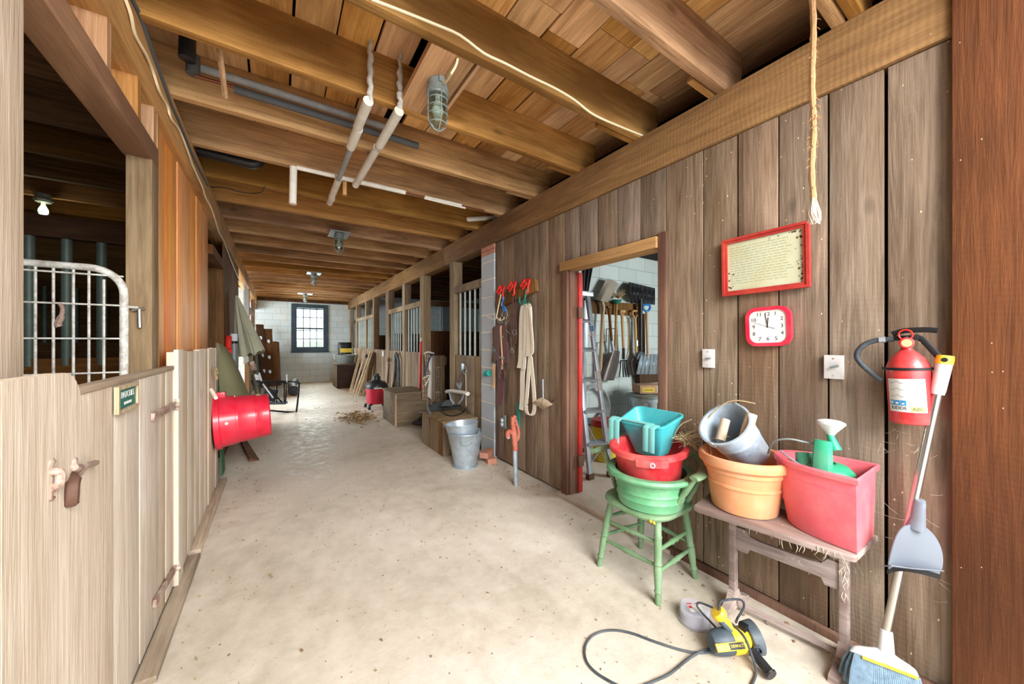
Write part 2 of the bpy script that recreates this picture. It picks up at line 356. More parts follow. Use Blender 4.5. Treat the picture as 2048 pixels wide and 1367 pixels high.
        for i in range(nu):
            for j in range(nv):
                fs.append((I(1, i, j), I(1, i + 1, j), I(1, i + 1, j + 1), I(1, i, j + 1))); fs.append((I(0, i, j), I(0, i, j + 1), I(0, i + 1, j + 1), I(0, i + 1, j)))
        for i in range(nu): fs += [(I(0, i, 0), I(0, i + 1, 0), I(1, i + 1, 0), I(1, i, 0)), (I(0, i + 1, nv), I(0, i, nv), I(1, i, nv), I(1, i + 1, nv))]
        for j in range(nv): fs += [(I(0, 0, j + 1), I(0, 0, j), I(1, 0, j), I(1, 0, j + 1)), (I(0, nu, j), I(0, nu, j + 1), I(1, nu, j + 1), I(1, nu, j))]
        s._new(co, fs, None, r); return s
    def loft(s, rings, cap0=True, cap1=True, r=None):
        r = R.random() if r is None else r; n = len(rings[0]); vs = []
        for g in rings:
            q = []
            for c in g: v = s.bm.verts.new(c); v[s.l] = r; q.append(v)
            vs.append(q)
        for A, B in zip(vs, vs[1:]):
            for k in range(n): s.bm.faces.new((A[k], A[(k + 1) % n], B[(k + 1) % n], B[k]))
        if cap0: s.bm.faces.new(vs[0][::-1])
        if cap1: s.bm.faces.new(vs[-1])
        return s
    def ball(s, c, q, sx=1, sy=1, sz=1, seg=16):
        pr = [(q * math.sin(PI * i / 10), -q * math.cos(PI * i / 10)) for i in range(11)]
        return s.lathe([(a if a > 1e-4 else 0, b) for a, b in pr], seg, Matrix.Translation(c) @ Matrix.Diagonal((sx, sy, sz, 1)))
    def text(s, txt, size, mat=None, fn=None, ext=.0006, align='CENTER', sx=1):
        cu = bpy.data.curves.new('t', 'FONT'); cu.body = txt; cu.size = size; cu.align_x = align; cu.align_y = 'CENTER'; cu.extrude = ext; cu.resolution_u = 3
        o = bpy.data.objects.new('t', cu); COL.objects.link(o); dg = bpy.context.evaluated_depsgraph_get(); me = bpy.data.meshes.new_from_object(o.evaluated_get(dg))
        co = [Vector((v.co.x * sx, v.co.y, v.co.z)) for v in me.vertices]
        if fn: co = [fn(c) for c in co]
        s._new(co, [tuple(p.vertices) for p in me.polygons], mat); bpy.data.objects.remove(o); bpy.data.meshes.remove(me); bpy.data.curves.remove(cu); return s
    def build(s, name, mat, parent=None, smooth=38, normals=True):
        """vertices are given in barn coordinates; the object's origin goes to its root, or to the middle of its own base"""
        bm = s.bm
        if parent is not None:
            o0 = Vector((0, 0, 0)); p = parent
            while p: o0 += p.location; p = p.parent
        else:
            xs = [v.co for v in bm.verts]; o0 = Vector(((min(c.x for c in xs) + max(c.x for c in xs)) / 2, (min(c.y for c in xs) + max(c.y for c in xs)) / 2, min(c.z for c in xs)))
        bmesh.ops.translate(bm, verts=bm.verts, vec=-o0)
        if normals: bmesh.ops.recalc_face_normals(bm, faces=bm.faces)
        me = bpy.data.meshes.new(name); bm.to_mesh(me); bm.free()
        me.materials.append(MT[mat] if isinstance(mat, str) else mat)
        if smooth:
            me.polygons.foreach_set('use_smooth', [True] * len(me.polygons)); me.set_sharp_from_angle(angle=math.radians(smooth))
        o = bpy.data.objects.new(name, me); COL.objects.link(o)
        if parent is not None: o.parent = parent
        else: o.location = o0
        return o
def struct(o):
    o['kind'] = 'structure'; return o
def tag(o, label, cat, group=None, kind=None):
    o['label'] = label; o['category'] = cat
    if group: o['group'] = group
    if kind: o['kind'] = kind
    return o
def thing(name, label, cat, loc, group=None):
    o = bpy.data.objects.new(name, None); o.empty_display_size = .05; COL.objects.link(o); o.location = loc; return tag(o, label, cat, group)
def dup(root, delta, label=None):
    """a copy of a thing with copies of its parts and sub-parts"""
    r = root.copy(); COL.objects.link(r); r.location = root.location + Vector(delta)
    if label: r['label'] = label
    def kids(a, b):
        for ch in list(a.children):
            c = ch.copy(); COL.objects.link(c); c.parent = b; kids(ch, c)
    kids(root, r); return r
def arc(c, r, a0, a1, n, ax=(1, 0, 0), ay=(0, 0, 1)):
    c, ax, ay = Vector(c), Vector(ax), Vector(ay)
    return [c + ax * (r * math.cos(a0 + (a1 - a0) * i / n)) + ay * (r * math.sin(a0 + (a1 - a0) * i / n)) for i in range(n + 1)]
def smooth_path(pts, k=4):
    pts = [Vector(p) for p in pts]; out = []
    for i in range(len(pts) - 1):
        p0 = pts[max(i - 1, 0)]; p1 = pts[i]; p2 = pts[i + 1]; p3 = pts[min(i + 2, len(pts) - 1)]
        for j in range(k):
            t = j / k; out.append(.5 * ((2 * p1) + (p2 - p0) * t + (2 * p0 - 5 * p1 + 4 * p2 - p3) * t * t + (3 * p1 - p0 - 3 * p2 + p3) * t ** 3))
    return out + [pts[-1]]
def rrect(w, h, r, n=5):
    out = []
    for cx, cy, a in ((w / 2 - r, h / 2 - r, 0), (-w / 2 + r, h / 2 - r, PI / 2), (-w / 2 + r, -h / 2 + r, PI), (w / 2 - r, -h / 2 + r, 1.5 * PI)):
        out += [(cx + r * math.cos(a + PI / 2 * i / n), cy + r * math.sin(a + PI / 2 * i / n)) for i in range(n + 1)]
    return out
def pail(r0, r1, h, t=.004, lip=.006, lh=.012):
    return [(0, 0), (r0, 0), (r1, h - lh), (r1 + lip, h - lh), (r1 + lip, h), (r1 - t, h), (r0 - t, t * 2), (0, t * 2)]
# ================================================================== THE BARN
FAR = 13.3; XR = 2.06; XL = -.45
m = M(); m.box(-4.7, 5.7, -5, FAR + .3, -.12, 0); struct(m.build('floor', 'floor'))
m = M(); x = -4.6                                                        # loft boards laid along the aisle
while x < 2.36:
    wd = R.uniform(.17, .25); y = -.7; hole = abs(x - .67) < .001
    if x < .67 - .001 < x + wd: wd = .67 - x
    if hole: wd = .125
    for y1 in (R.uniform(1.2, 1.7), R.uniform(4.5, 6), R.uniform(8, 10), FAR + .05):
        y0 = y
        if hole and y < 1.75: y1 = 1.74
        if hole and abs(y - 1.74) < .01: y0 = 2.1                           # one board has a piece missing beside the lamp plank
        m.box(x, x + wd - R.choice((.005, .008, .013)), y0, y1 - .003, 2.958, 2.983 + R.uniform(-.003, .003)); y = y1
    x += wd
struct(m.build('ceiling', 'ceil'))
m = M(); m.box(-4.8, 5.8, -.8, FAR + .3, 3.3, 3.36); m.box(-4.8, 5.8, -.8, -.74, 2.95, 3.3); struct(m.build('roof', 'shell'))
JY = [.981, 1.528, 2.113] + [2.70 + .585 * i for i in range(19)]
for y in [-.35, .14] + JY:
    m = M(); e = R.uniform(-.012, .012); m.box(-.62, 2.23 + e, y, y + .05, 2.69, 2.957, bev=.003); struct(m.build('ceiling_beam', 'joist'))
    m = M(); m.box(2.0 - .2 * R.random() - (.1 if y < 3 else 0), 2.2, y + .06, y + .092, 2.69, 2.74); struct(m.build('ceiling_beam_cleat', 'joist'))
for dx, y in ((0, .437), (.02, .492)):
    m = M(); m.box(1.3, 2.2 + dx, y, y + .045, 2.69, 2.957, bev=.003); struct(m.build('ceiling_beam', 'joist'))
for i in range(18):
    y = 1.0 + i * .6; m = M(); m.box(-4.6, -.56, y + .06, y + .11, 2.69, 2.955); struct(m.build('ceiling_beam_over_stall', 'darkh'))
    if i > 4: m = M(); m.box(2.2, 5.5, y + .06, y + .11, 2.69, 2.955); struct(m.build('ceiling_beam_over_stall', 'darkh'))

# ---- right side: header beam, board wall with the tool room doorway, block pier
m = M(); m.box(2.045, 2.2, -.7, 4.9, 2.425, 2.69, bev=.004); m.box(2.045, 2.2, 4.902, FAR, 2.425, 2.69, bev=.004); struct(m.build('wall_right_header_beam', 'beam'))
m = M()
def rboards(ys, z0, z1):
    for a, b in zip(ys, ys[1:]):
        g = .011 if abs(b - .376) < .01 else R.choice((.003, .005, .007))
        m.box(2.06 + R.uniform(0, .006), 2.09, a + .001, b - g, z0 + R.uniform(0, .006), z1, bev=.002)
rboards([.19, .376, .554, .743, .93, 1.115, 1.351], .03, 2.42)
rboards([1.351, 1.541, 1.733, 1.93, 2.115, 2.308], 2.0, 2.42)
rboards([2.308, 2.51, 2.704, 2.884, 3.081, 3.286, 3.465], .02, 2.42)
struct(m.build('wall_right', 'rwall'))
m = M(); m.box(2.11, 2.13, -.7, 1.35, 0, 2.43); m.box(2.11, 2.13, 2.31, 3.47, 0, 2.43); m.box(2.11, 2.13, 1.35, 2.31, 2.0, 2.43); struct(m.build('wall_right_gap_blocker', 'backing'))  # dark sheet added behind the boards to keep light out of their gaps
m = M(); m.box(2.03, 2.15, -.7, .198, 0, 2.69, bev=.003, r=.35); struct(m.build('wall_right_post', 'post'))
m = M(); m.box(2.03, 2.058, .2, 1.345, 0, .035, bev=.003); struct(m.build('baseboard_right', 'casing'))
m = M(); m.box(2.02, 2.2, 1.30, 2.36, -.01, .022, bev=.004); struct(m.build('door_1_threshold', 'floor'))
m = M(); m.box(2.036, 2.16, 2.245, 2.312, .02, 1.93, bev=.004); m.box(2.062, 2.16, 2.232, 2.245, .02, 1.93); struct(m.build('door_1_frame', 'casing'))
m = M(); m.box(2.045, 2.16, 1.338, 1.397, .02, 2.01, bev=.004); struct(m.build('door_1_frame', 'casing'))
m = M(); m.box(2.026, 2.16, 1.397, 2.33, 1.915, 1.99, bev=.004); struct(m.build('door_1_lintel', 'lintel'))
d1 = struct((lambda q: (q.box(2.143, 2.187, 2.212, 2.99, .03, 1.9, bev=.003), q.build('door_1', 'red_paint'))[1])(M()))
for z in (1.56, .3):
    q = M(); q.box(2.13, 2.19, 2.2, 2.214, z - .045, z + .045); q.tube([(2.14, 2.205, z - .05), (2.14, 2.205, z + .05)], .009); q.build('hinge', 'rustd', d1)
m = M(); m.box(2.05, 2.2, 3.47, 3.77, .0, 2.32, r=.5); struct(m.build('wall_right_pier', 'pier'))
m = M(); m.box(2.05, 2.2, 3.47, 3.77, 2.322, 2.37); m.box(2.05, 2.2, 3.47, 3.77, 2.376, 2.424); struct(m.build('wall_right_pier_bricks', 'brick'))
# tool room shell
m = M(); m.box(2.2, 5.3, 3.47, 3.6, 0, 2.95); struct(m.build('wall_tool_room', 'bwall'))
m = M(); m.box(5.5, 5.6, -.8, FAR, 0, 3.3); struct(m.build('wall_outer_right', 'bwally'))
m = M(); m.box(2.14, 5.6, -.8, -.72, 0, 3.3); m.box(-4.7, -.6, -.8, -.72, 0, 3.3); struct(m.build('wall_front', 'shell'))
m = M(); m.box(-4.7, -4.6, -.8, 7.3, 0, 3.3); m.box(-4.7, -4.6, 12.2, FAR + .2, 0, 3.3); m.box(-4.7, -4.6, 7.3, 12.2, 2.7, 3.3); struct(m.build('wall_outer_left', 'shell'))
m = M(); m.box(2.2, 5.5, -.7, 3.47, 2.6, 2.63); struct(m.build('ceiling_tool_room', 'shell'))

# ---- far wall with its window
WY0, WY1, WZ0, WZ1 = .47, 1.36, 1.07, 2.47
m = M(); m.box(-4.6, WY0, FAR, FAR + .2, 0, 3.0); m.box(WY1, 5.6, FAR, FAR + .2, 0, 3.0); m.box(WY0, WY1, FAR, FAR + .2, 0, WZ0); m.box(WY0, WY1, FAR, FAR + .2, WZ1, 3.0); struct(m.build('wall_far', 'bwall'))
wn = M(); wn.ring([(WY0 - .08, WZ0 - .07), (WY1 + .08, WZ0 - .07), (WY1 + .08, WZ1 + .06), (WY0 - .08, WZ1 + .06)], [(WY0 + .07, WZ0 + .07), (WY1 - .07, WZ0 + .07), (WY1 - .07, WZ1 - .06), (WY0 + .07, WZ1 - .06)], -.06, .03, Matrix.Translation((0, FAR, 0)) @ Matrix.Rotation(PI / 2, 4, 'X'))
wn = struct(wn.build('window_1', 'sash'))
m = M(); zm = (WZ0 + WZ1) / 2 - .02
for i in range(1, 4): xx = WY0 + .07 + (WY1 - WY0 - .14) * i / 4; m.box(xx - .012, xx + .012, FAR + .08, FAR + .1, WZ0 + .05, WZ1 - .05)
for z, h in ((zm, .025), ((WZ0 + zm) / 2, .012), ((WZ1 + zm) / 2, .012), (WZ0 + .06, .02), (WZ1 - .08, .02), (zm - .07, .012)): m.box(WY0 + .05, WY1 - .05, FAR + .08, FAR + .1, z - h, z + h)
m.build('muntin_bars', 'sash', wn)
m = M(); m.box(WY0 + .05, WY1 - .05, FAR + .105, FAR + .11, WZ0 + .05, WZ1 - .05); m.build('window_pane', 'glass', wn)
m = M(); m.box(WY0 - .1, WY1 + .1, FAR - .05, FAR + .02, WZ0 - .1, WZ0 - .06, bev=.006); m.build('window_sill', 'sash', wn)
m = M(); m.box(-6, 8, 22, 22.1, -1, 1.35); struct(m.build('field', 'meadow'))
m = M(); m.box(-20, 24, FAR + .3, 24, -.25, -.2); struct(m.build('ground_outside', 'meadow'))
m = M(); m.box(-.62, 2.2, FAR - .04, FAR - .001, 2.58, 2.69); struct(m.build('trim_1', 'dark'))

# ---- right stalls: posts, half walls of boards, rails and bars
for y0, y1 in ((4.565, 4.71), (5.79, 5.965), (6.85, 7.0), (8.02, 8.28), (9.42, 9.56), (10.38, 10.5), (11.75, 11.88), (12.9, 13.02)):
    m = M(); m.box(2.05, 2.18, y0, y1, 0, 2.425, bev=.004); struct(m.build('stall_post', 'stall'))['kind'] = 'structure'
def hboards(y0, y1, name='stall_half_wall', z1=1.13, x=2.065):
    m = M(); y = y0
    while y < y1 - .01:
        b = min(y + R.uniform(.16, .24), y1); m.box(x + R.uniform(0, .004), x + .028, y, b - .004, .04 + R.uniform(0, .02), z1 + R.uniform(-.004, .004), bev=.002); y = b
    m.box(x + .03, x + .055, y0, y1, .9, 1.1); return struct(m.build(name, 'stall'))
hboards(3.775, 4.565, 'sliding_stall_front')
hboards(5.965, 9.42); hboards(9.42, FAR)
k = 0
for y0, y1, n, zr in ((3.775, 4.565, 5, 1.98), (5.965, 6.85, 5, 1.92), (7.0, 8.02, 6, 1.92), (9.56, 10.38, 5, 1.93), (10.5, 11.75, 7, 1.93), (13.02, FAR, 2, 1.95)):
    m = M(); m.box(2.055, 2.115, y0, y1, zr, zr + .095, bev=.003); struct(m.build('stall_rail', 'stall'))
    for i in range(n):
        y = y0 + (y1 - y0) * (i + .75) / (n + .5); m = M(); m.tube([(2.1, y, 1.09), (2.1, y, zr + .02)], .0135, 10)
        tag(m.build('stall_bar', 'bar'), 'grey metal pipe bar in the barred stall fronts along the right side', 'bar', 'pipe bars of the right stalls')
m = M(); m.box(2.2, 5.5, 5.86, 5.93, 0, 1.5); m.box(2.2, 5.5, 8.1, 8.17, 0, 1.5); m.box(2.2, 5.5, 10.4, 10.47, 0, 1.5); m.box(2.2, 5.5, 5.86, 5.93, 1.93, 2.02); struct(m.build('wall_stall_partition', 'dark'))
for i in range(4):
    m = M(); m.tube([(2.4 + .25 * i, 5.89, 1.45), (2.4 + .25 * i, 5.89, 1.98)], .0135); tag(m.build('stall_bar', 'bard'), 'dim pipe bar deep inside the open stall behind the plaid blanket', 'bar', 'bars inside the open right stall')

# ---- left side: posts, plate, header, half door, planks
m = M(); m.box(-.66, -.5, 1.08, 1.345, 0, 2.47, bev=.003, r=.9); struct(m.build('wall_left_door_post', 'pale'))
m = M(); m.box(-.59, -.5, 2.39, 2.5, 0, 2.19, bev=.003, r=.4); struct(m.build('wall_left_hinge_post', 'stall'))
m = M(); m.box(-.6, -.503, 2.503, 2.53, .9, 2.47, r=.9); struct(m.build('trim_3', 'frame'))
m = M(); m.box(-.64, -.49, -.7, 6.3, 2.47, 2.69, bev=.004); m.box(-.64, -.49, 6.302, FAR, 2.47, 2.69, bev=.004); struct(m.build('wall_left_plate', 'frameh'))
m = M(); m.box(-.60, -.5, .9, 2.5, 2.19, 2.285, bev=.003); struct(m.build('wall_left_door_header', 'frameh'))
m = M()
for y in (1.28, 1.52, 1.86, 2.2, 2.44): m.box(-.595, -.505, y, y + .04, 2.285, 2.47)
m.box(-.62, -.6, .9, 2.5, 2.29, 2.9); struct(m.build('wall_left_cripple_studs', 'frame'))
m = M()
for i, (a, b) in enumerate(((.9, 1.06), (1.06, 1.38))):
    if i == 0: m.box(-.45, -.42, a, b - .004, .03, 1.237)
    else: m.prism([(a, .03), (b, .03), (b, 1.16)] + [(b - .09 + .09 * math.cos(t), 1.147 + .09 * math.sin(t)) for t in [PI / 12 * j for j in range(7)]] + [(a, 1.237)], 0, .03, frame((0, 1, 0), (0, 0, 1), (1, 0, 0), (-.45, 0, 0)))
struct(m.build('wall_left_fixed_boards', 'pale'))
m = M(); ys = [2.535, 2.72, 2.86, 3.05, 3.26, 3.45, 3.64, 3.86, 4.04, 4.19]
for i, (a, b) in enumerate(zip(ys, ys[1:])):
    m.box(XL - .03 + R.uniform(0, .005), XL + R.uniform(0, .006), a, b - R.choice((.002, .005)), .03, 1.25 + R.uniform(-.008, .012), bev=.002)
struct(m.build('wall_left', 'pale'))
m = M(); ys = [2.53, 2.77, 3.1, 3.5, 3.75, 4.03, 4.36]
for i, (a, b) in enumerate(zip(ys, ys[1:])): m.box(-.56, -.53 - .006 * (i % 2), a, b - .006, 1.15, 2.47, r=(.05, .62, .3, .75, .45, .15)[i], bev=.003)
struct(m.build('wall_left_upper_boards', 'orange'))
m = M(); m.box(-.62, -.5, 4.36, 5.3, 2.14, 2.23); m.box(-.75, -.5, 5.2, 5.3, 0, 2.14)
y = 5.3
while y < 7.0: b = y + R.uniform(.14, .2); m.box(-.53 + R.uniform(0, .01), -.5, y, b - .006, 0, 2.47); y = b
m.box(-.58, -.5, 9.7, 9.9, 0, 2.47); m.box(-.58, -.5, 12, 12.2, 0, 2.47); m.box(-.56, -.5, 9.9, 12, 2.0, 2.1); m.box(-.56, -.53, 9.9, FAR, 0, 1.15); m.box(-.6, -.5, 13.05, FAR, 2.3, 2.69)
struct(m.build('wall_left_brown_boards', 'brown'))
m = M(); m.box(-.51, -.49, 8.2, 9.4, .9, 2.4); struct(m.build('wall_left_white_panel', 'sheet'))
m = M(); m.box(-.45, -.385, 1.9, 2.86, 0, .028, bev=.003); m.box(-.45, -.39, 2.9, 4.3, 0, .034, bev=.003); struct(m.build('baseboard_left', 'paleh'))
# inside of the left stalls
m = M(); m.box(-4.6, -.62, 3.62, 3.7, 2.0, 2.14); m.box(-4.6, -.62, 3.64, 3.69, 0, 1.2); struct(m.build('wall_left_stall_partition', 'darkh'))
m = M(); m.box(-4.6, -.53, 6.94, 6.98, 0, 2.97); m.box(-4.6, -.62, 6.84, 6.9, .0, 1.3); struct(m.build('wall_left_far_partition_and_blocker', 'darkh'))  # full-height panel added to block daylight from the near stall; low boards are the partition
for i in range(7):
    x = -.86 - i * .16; m = M(); m.tube([(x, 3.66, 1.15), (x, 3.66, 2.01)], .026, 12); tag(m.build('partition_pipe', 'bard'), 'grey upright pipe under the sloping timber inside the left stall', 'pipe', 'upright pipes inside the left stall')
for i in range(9):
    x = -1.1 - i * .26; m = M(); m.tube([(x, 6.88, 1.25), (x, 6.88, 2.0)], .026, 8); tag(m.build('partition_pipe', 'bard'), 'dim upright pipe in the farther row inside the left stall', 'pipe', 'farther row of pipes inside the left stall')

# ---- left stall half door with its latch, hinges and name sign
dr = thing('stall_half_door', 'pale board half door with rusty latch and green name sign, bottom left', 'stall door', (XL - .015, 1.95, .03))
m = M(); ys = [1.385, 1.72, 1.99, 2.26, 2.39, 2.528]
for a, b in zip(ys, ys[1:]): m.box(XL - .03, XL - R.uniform(0, .003), a, b - .004, .035, 1.165, bev=.002)
m.build('door_boards', 'pale', dr)
m = M(); m.box(XL - .035, XL + .004, 1.385, 2.53, 1.166, 1.186, bev=.003); m.build('top_rail', 'paleh', dr)
m = M(); m.box(XL, XL + .02, 2.532, 2.65, .03, 1.27, bev=.002); struct(m.build('trim_2', 'pale'))
for (u0, v0), (u1, v1) in (((305, 833), (351, 808)), ((309, 1206), (352, 1132))):
    a, b = PX(u0, v0, XL + .008), PX(u1, v1, XL + .008); m = M(); m.bar(a, b, .012, .03); c = b; m.tube([c + Vector((.006, 0, -.03)), c + Vector((.006, 0, .03))], .011); m.ball(c + Vector((.012, -.02, .0)), .012); m.build('hinge', 'rust', dr)
L = lambda x, y, h=0: PX(40 + x / 8.545, 880 + y / 8.545, XL + .012 + h)
la = thing('gate_latch', 'rusty iron slide latch across the half door and fixed board, left edge', 'latch', L(700, 650))
m = M(); m.tube(smooth_path([L(430, 760), L(600, 700, .012), L(860, 640, .014), L(1000, 560, .014), L(1110, 440, .012), L(1290, 380)], 4), .0085, 8); m.build('bolt', 'rust', la)
m = M(); m.tube(smooth_path([L(880, 560, .016), L(930, 620, .026), L(900, 760, .03), L(890, 950, .03), L(870, 1110, .026)], 4), [.008] * 5 + [.012] * 10 + [.013, .01], 8, flat=.7); m.build('handle', 'rustd', la)
m = M(); m.tube(smooth_path([L(560, 400), L(510, 360, .014), L(460, 430, .014), L(470, 540, .012), L(620, 520, .026), L(690, 560, .03), L(680, 720, .03), L(560, 820, .018), L(470, 880, .014), L(480, 1000, .014), L(590, 920)], 4), .0085, 8); m.build('staple', 'rust', la)
m = M(); m.tube(smooth_path([L(930, 300), L(900, 340, .014), L(905, 420, .018), L(960, 480, .024), L(1090, 430, .02)], 4), .0085, 8); m.build('staple', 'rust', la)
A, B = PX(226, 800, XL + .004), PX(271, 788, XL + .004); c = (A + B) / 2; sg = thing('name_sign', 'small green name sign in a light frame on the half door', 'sign', c)
mm = on_left(c); m = M(); m.box(-.095, .095, -.036, .036, 0, .005, mm); m.build('sign_plate', 'signg', sg)
m = M(); m.ring(rrect(.21, .092, .003), rrect(.186, .068, .003), 0, .012, mm); m.build('sign_frame', 'lumber', sg)
m = M(); m.text('PATCHES', .031, mm @ Matrix.Translation((.005, .012, .006))); m.text('B F REGION', .014, mm @ Matrix.Translation((.005, -.018, .006))); m.build('lettering', 'label', sg)

# wire gate behind the half door
GY = 2.365
gt = thing('wire_gate', 'white tubular wire gate with rounded corner, swung into the left stall', 'gate', (-1.1, GY, .7)); GT = PY(180, 534, GY).z
m = M(); xr = PY(248, 650, GY).x; m.tube([(-1.8, GY, .72), (-1.8, GY, GT), (xr - .11, GY, GT)] + arc((xr - .11, GY, GT - .11), .11, PI / 2, 0, 8)[1:] + [(xr, GY, .72)], .0155, 12); m.build('tube_frame', 'white_pipe', gt)
m = M(); xs = [PY(u, 650, GY).x for u in (71, 107, 147, 178, 208, 242)]
for x in xs + [xs[0] - .1 * k for k in range(1, 9)]: m.tube([(x, GY, .74), (x, GY, GT - (.0 if x < xr - .1 else .05))], .0048, 6)
for v in (548, 608, 676, 745): z = PY(180, v, GY).z; m.tube([(-1.8, GY - .006, z), (xr, GY - .006, z)], .0042, 6)
m.build('wire_infill', 'white_pipe', gt)
P = lambda u, v: PY(u, v, GY)
zl = PY(262, 613, GY).z
m = M(); m.tube([(xr, GY, zl), PY(276, 614, 2.36)], .006); m.build('latch_arm', 'white_pipe', gt)
m = M(); m.tube([PY(264, 620, 2.372), PY(290, 615, 2.372)], .0055); m.tube([PY(278, 618, 2.37), PY(279, 654, 2.37)], .0075); m.build('latch_pin', 'steel', gt)
m = M(); c = PY(119, 606, GY - .012); m.tube(smooth_path([c, c + Vector((.008, .0, -.02)), c + Vector((.006, .0, -.05)), c + Vector((-.004, 0, -.085)), c + Vector((0, 0, -.1))], 4), [.007] * 9 + [.011] * 8, 7); tag(m.build('snap_hook', 'rust'), 'rusty snap hook hanging from a wire of the white gate', 'hook')

# ---- lights: caged jelly-jar fittings
def jar_light(loc, cage, label, group):
    t = thing('ceiling_light', label, 'light', loc, group); T = Matrix.Translation(loc)
    m = M(); m.lathe([(0, 0), (.05, 0), (.052, -.035), (.058, -.04), (.06, -.062), (.052, -.066), (.05, -.075), (0, -.075)], 24, T); m.box(-.014, .014, -.06, -.04, -.03, 0, T); m.build('socket', 'zinc', t)
    m = M(); m.lathe([(.043, -.07), (.045, -.09), (.045, -.19), (.04, -.215), (.022, -.23), (0, -.233)], 24, T); m.build('glass_jar', 'jar', t)
    m = M(); m.lathe([(.014, -.07), (.014, -.1), (.03, -.14), (.032, -.16), (.02, -.185), (0, -.19)], 16, T); m.build('bulb', 'bulb', t)
    if cage:
        m = M()
        for z, q in ((-.1, .052), (-.14, .052), (-.18, .053), (-.224, .046)): m.tube([Vector(loc) + Vector((q * math.cos(a), q * math.sin(a), z)) for a in [2 * PI * i / 20 for i in range(20)]], .0032, 6, True)
        for a in (0, PI / 2, PI, 1.5 * PI):
            c, s_ = math.cos(a), math.sin(a); m.tube([Vector(loc) + Vector((q * c, q * s_, z)) for q, z in ((.052, -.06), (.053, -.2), (.046, -.224), (.02, -.252), (0, -.258))], .0032, 6)
        m.build('wire_cage', 'zinc', t)
    return t
g = 'caged jar lights along the aisle ceiling'
jl = jar_light((.715, 1.80, 2.69), True, 'caged jar light nearest the camera, on a plank beside the wrapped pipes', g)
dup(jl, (-.055, 3.18, 0), 'caged jar light second along the aisle ceiling, on a grey plate')
dup(jl, (-.09, 6.34, 0), 'caged jar light third along the aisle ceiling'); dup(jl, (-.035, 9.9, 0), 'caged jar light farthest down the aisle, above the window')
point('jar_light_glow', (-1.82, 5.2, 2.52), 16, .03, (1, .84, .6))
jar_light((-1.82, 5.2, 2.69), False, 'uncaged glass jar light hanging under the left stall ceiling', 'jar lights in the stalls')
for x0, x1, y0, y1, mt in ((.6, .86, 1.582, 2.11, 'frame'), (.55, .78, 4.86, 5.18, 'zinc'), (.5, .75, 8.0, 8.3, 'zinc'), (.5, .86, 11.6, 11.85, 'white')):
    m = M(); 
    if mt == 'frame': m.box(x0, .728, y0, y1, 2.692, 2.73); m.box(.73, x1 - .04, y0, y1, 2.692, 2.73); m.box(.842, x1, y0, y1, 2.70, 2.73)
    else: m.box(x0, x1, y0, y1, 2.676, 2.69)
    tag(m.build('mounting_plank', 'frameh' if mt == 'frame' else mt), {'frame': 'plank between two joists carrying the nearest caged light', 'zinc': 'small plate under the joists above the %s caged light' % ('second' if y0 < 6 else 'third'), 'white': 'pale plate above the farthest caged light'}[mt], 'plank')
def cable(name, pts, rad, mt, label, cat='cable', seg=6, k=4):
    m = M(); m.tube(smooth_path(pts, k), rad, seg); return tag(m.build(name, mt), label, cat)
cable('lamp_cable', [PY(u, v, 1.70 if v > 160 else 1.60) for u, v in ((916, 114), (912, 130), (903, 146), (893, 162))] + [Vector((.72, 1.765, 2.668))], .006, 'cable', 'short cream cable running into the nearest caged light')
cable('joist_cable', [PY(u, v, 1.522) for u, v in ((742, -2), (800, 20), (870, 48), (920, 70), (968, 106), (1010, 126), (1060, 152), (1110, 176), (1150, 200), (1180, 224), (1215, 242), (1286, 271))], .0065, 'cable', 'cream cable stapled along the side of a ceiling joist', k=3)
cable('plate_cable', [PX(u, v, -.484 + .006 * (i % 2)) for i, (u, v) in enumerate(((250, -4), (262, 30), (270, 68), (292, 108), (305, 140), (318, 180), (334, 210), (342, 236), (358, 258), (375, 300), (385, 330), (404, 372), (410, 392), (424, 420), (437, 462), (447, 480), (462, 520), (475, 552), (488, 578)))], .006, 'cable', 'cream cable sagging along the left wall plate', k=3)
cable('plate_conduit', [PX(u, v, -.5 + .012) + Vector((0, 0, .012)) for u, v in ((258, -4), (280, 40), (300, 100), (322, 160), (342, 214), (358, 250), (385, 316), (404, 352), (415, 373))], .011, 'dgreyfoam', 'dark conduit beside the cream cable on the left wall plate', k=3)
cable('thin_wire', [G(u, v, 2.68) for u, v in ((418, 373), (450, 375), (480, 383), (510, 386), (525, 382), (529, 372))], .004, 'iron', 'thin dark wire drooping from the end of the conduit')

# ---- pipes under the joists
def ptube(name, pts, rad, mt, label, cat='pipe', seg=12): m = M(); m.tube(pts, rad, seg); return tag(m.build(name, mt), label, cat)
ptube('insulated_pipe', [(-.38, 2.55, 2.8), (.64, 2.55, 2.8)], .021, 'greyfoam', 'light grey insulated pipe between the joists, upper of the parallel pair')
ptube('insulated_pipe', [(-.2, 2.54, 2.735), (.86, 2.54, 2.735)], .022, 'dgreyfoam', 'dark grey insulated pipe between the joists, lower of the parallel pair')
ptube('pipe_stub', [PY(376, 68, 2.45) + Vector((0, 0, 2.957 - PY(376, 68, 2.45).z)), PY(374, 118, 2.45)], .035, 'black', 'thick black upright pipe stub by the left end of the grey pipes')
ptube('pipe_stub', [PY(386, 110, 2.52), PY(386, 148, 2.52)], .03, 'dgreyfoam', 'short black pipe stub just below the thicker one')
ptube('copper_pipe', [PY(390, 151, 2.52), PY(432, 163, 2.52), (-.2, 2.52, 2.735)], .009, 'copper', 'thin copper pipe from the black stub to the dark grey pipe')
ptube('nailing_strip', [PY(438, 92, 2.2), PY(444, 140, 2.3), PY(451, 196, 2.4)], .012, 'tan', 'thin wooden strip hanging across the grey pipes', 'strip', 4)
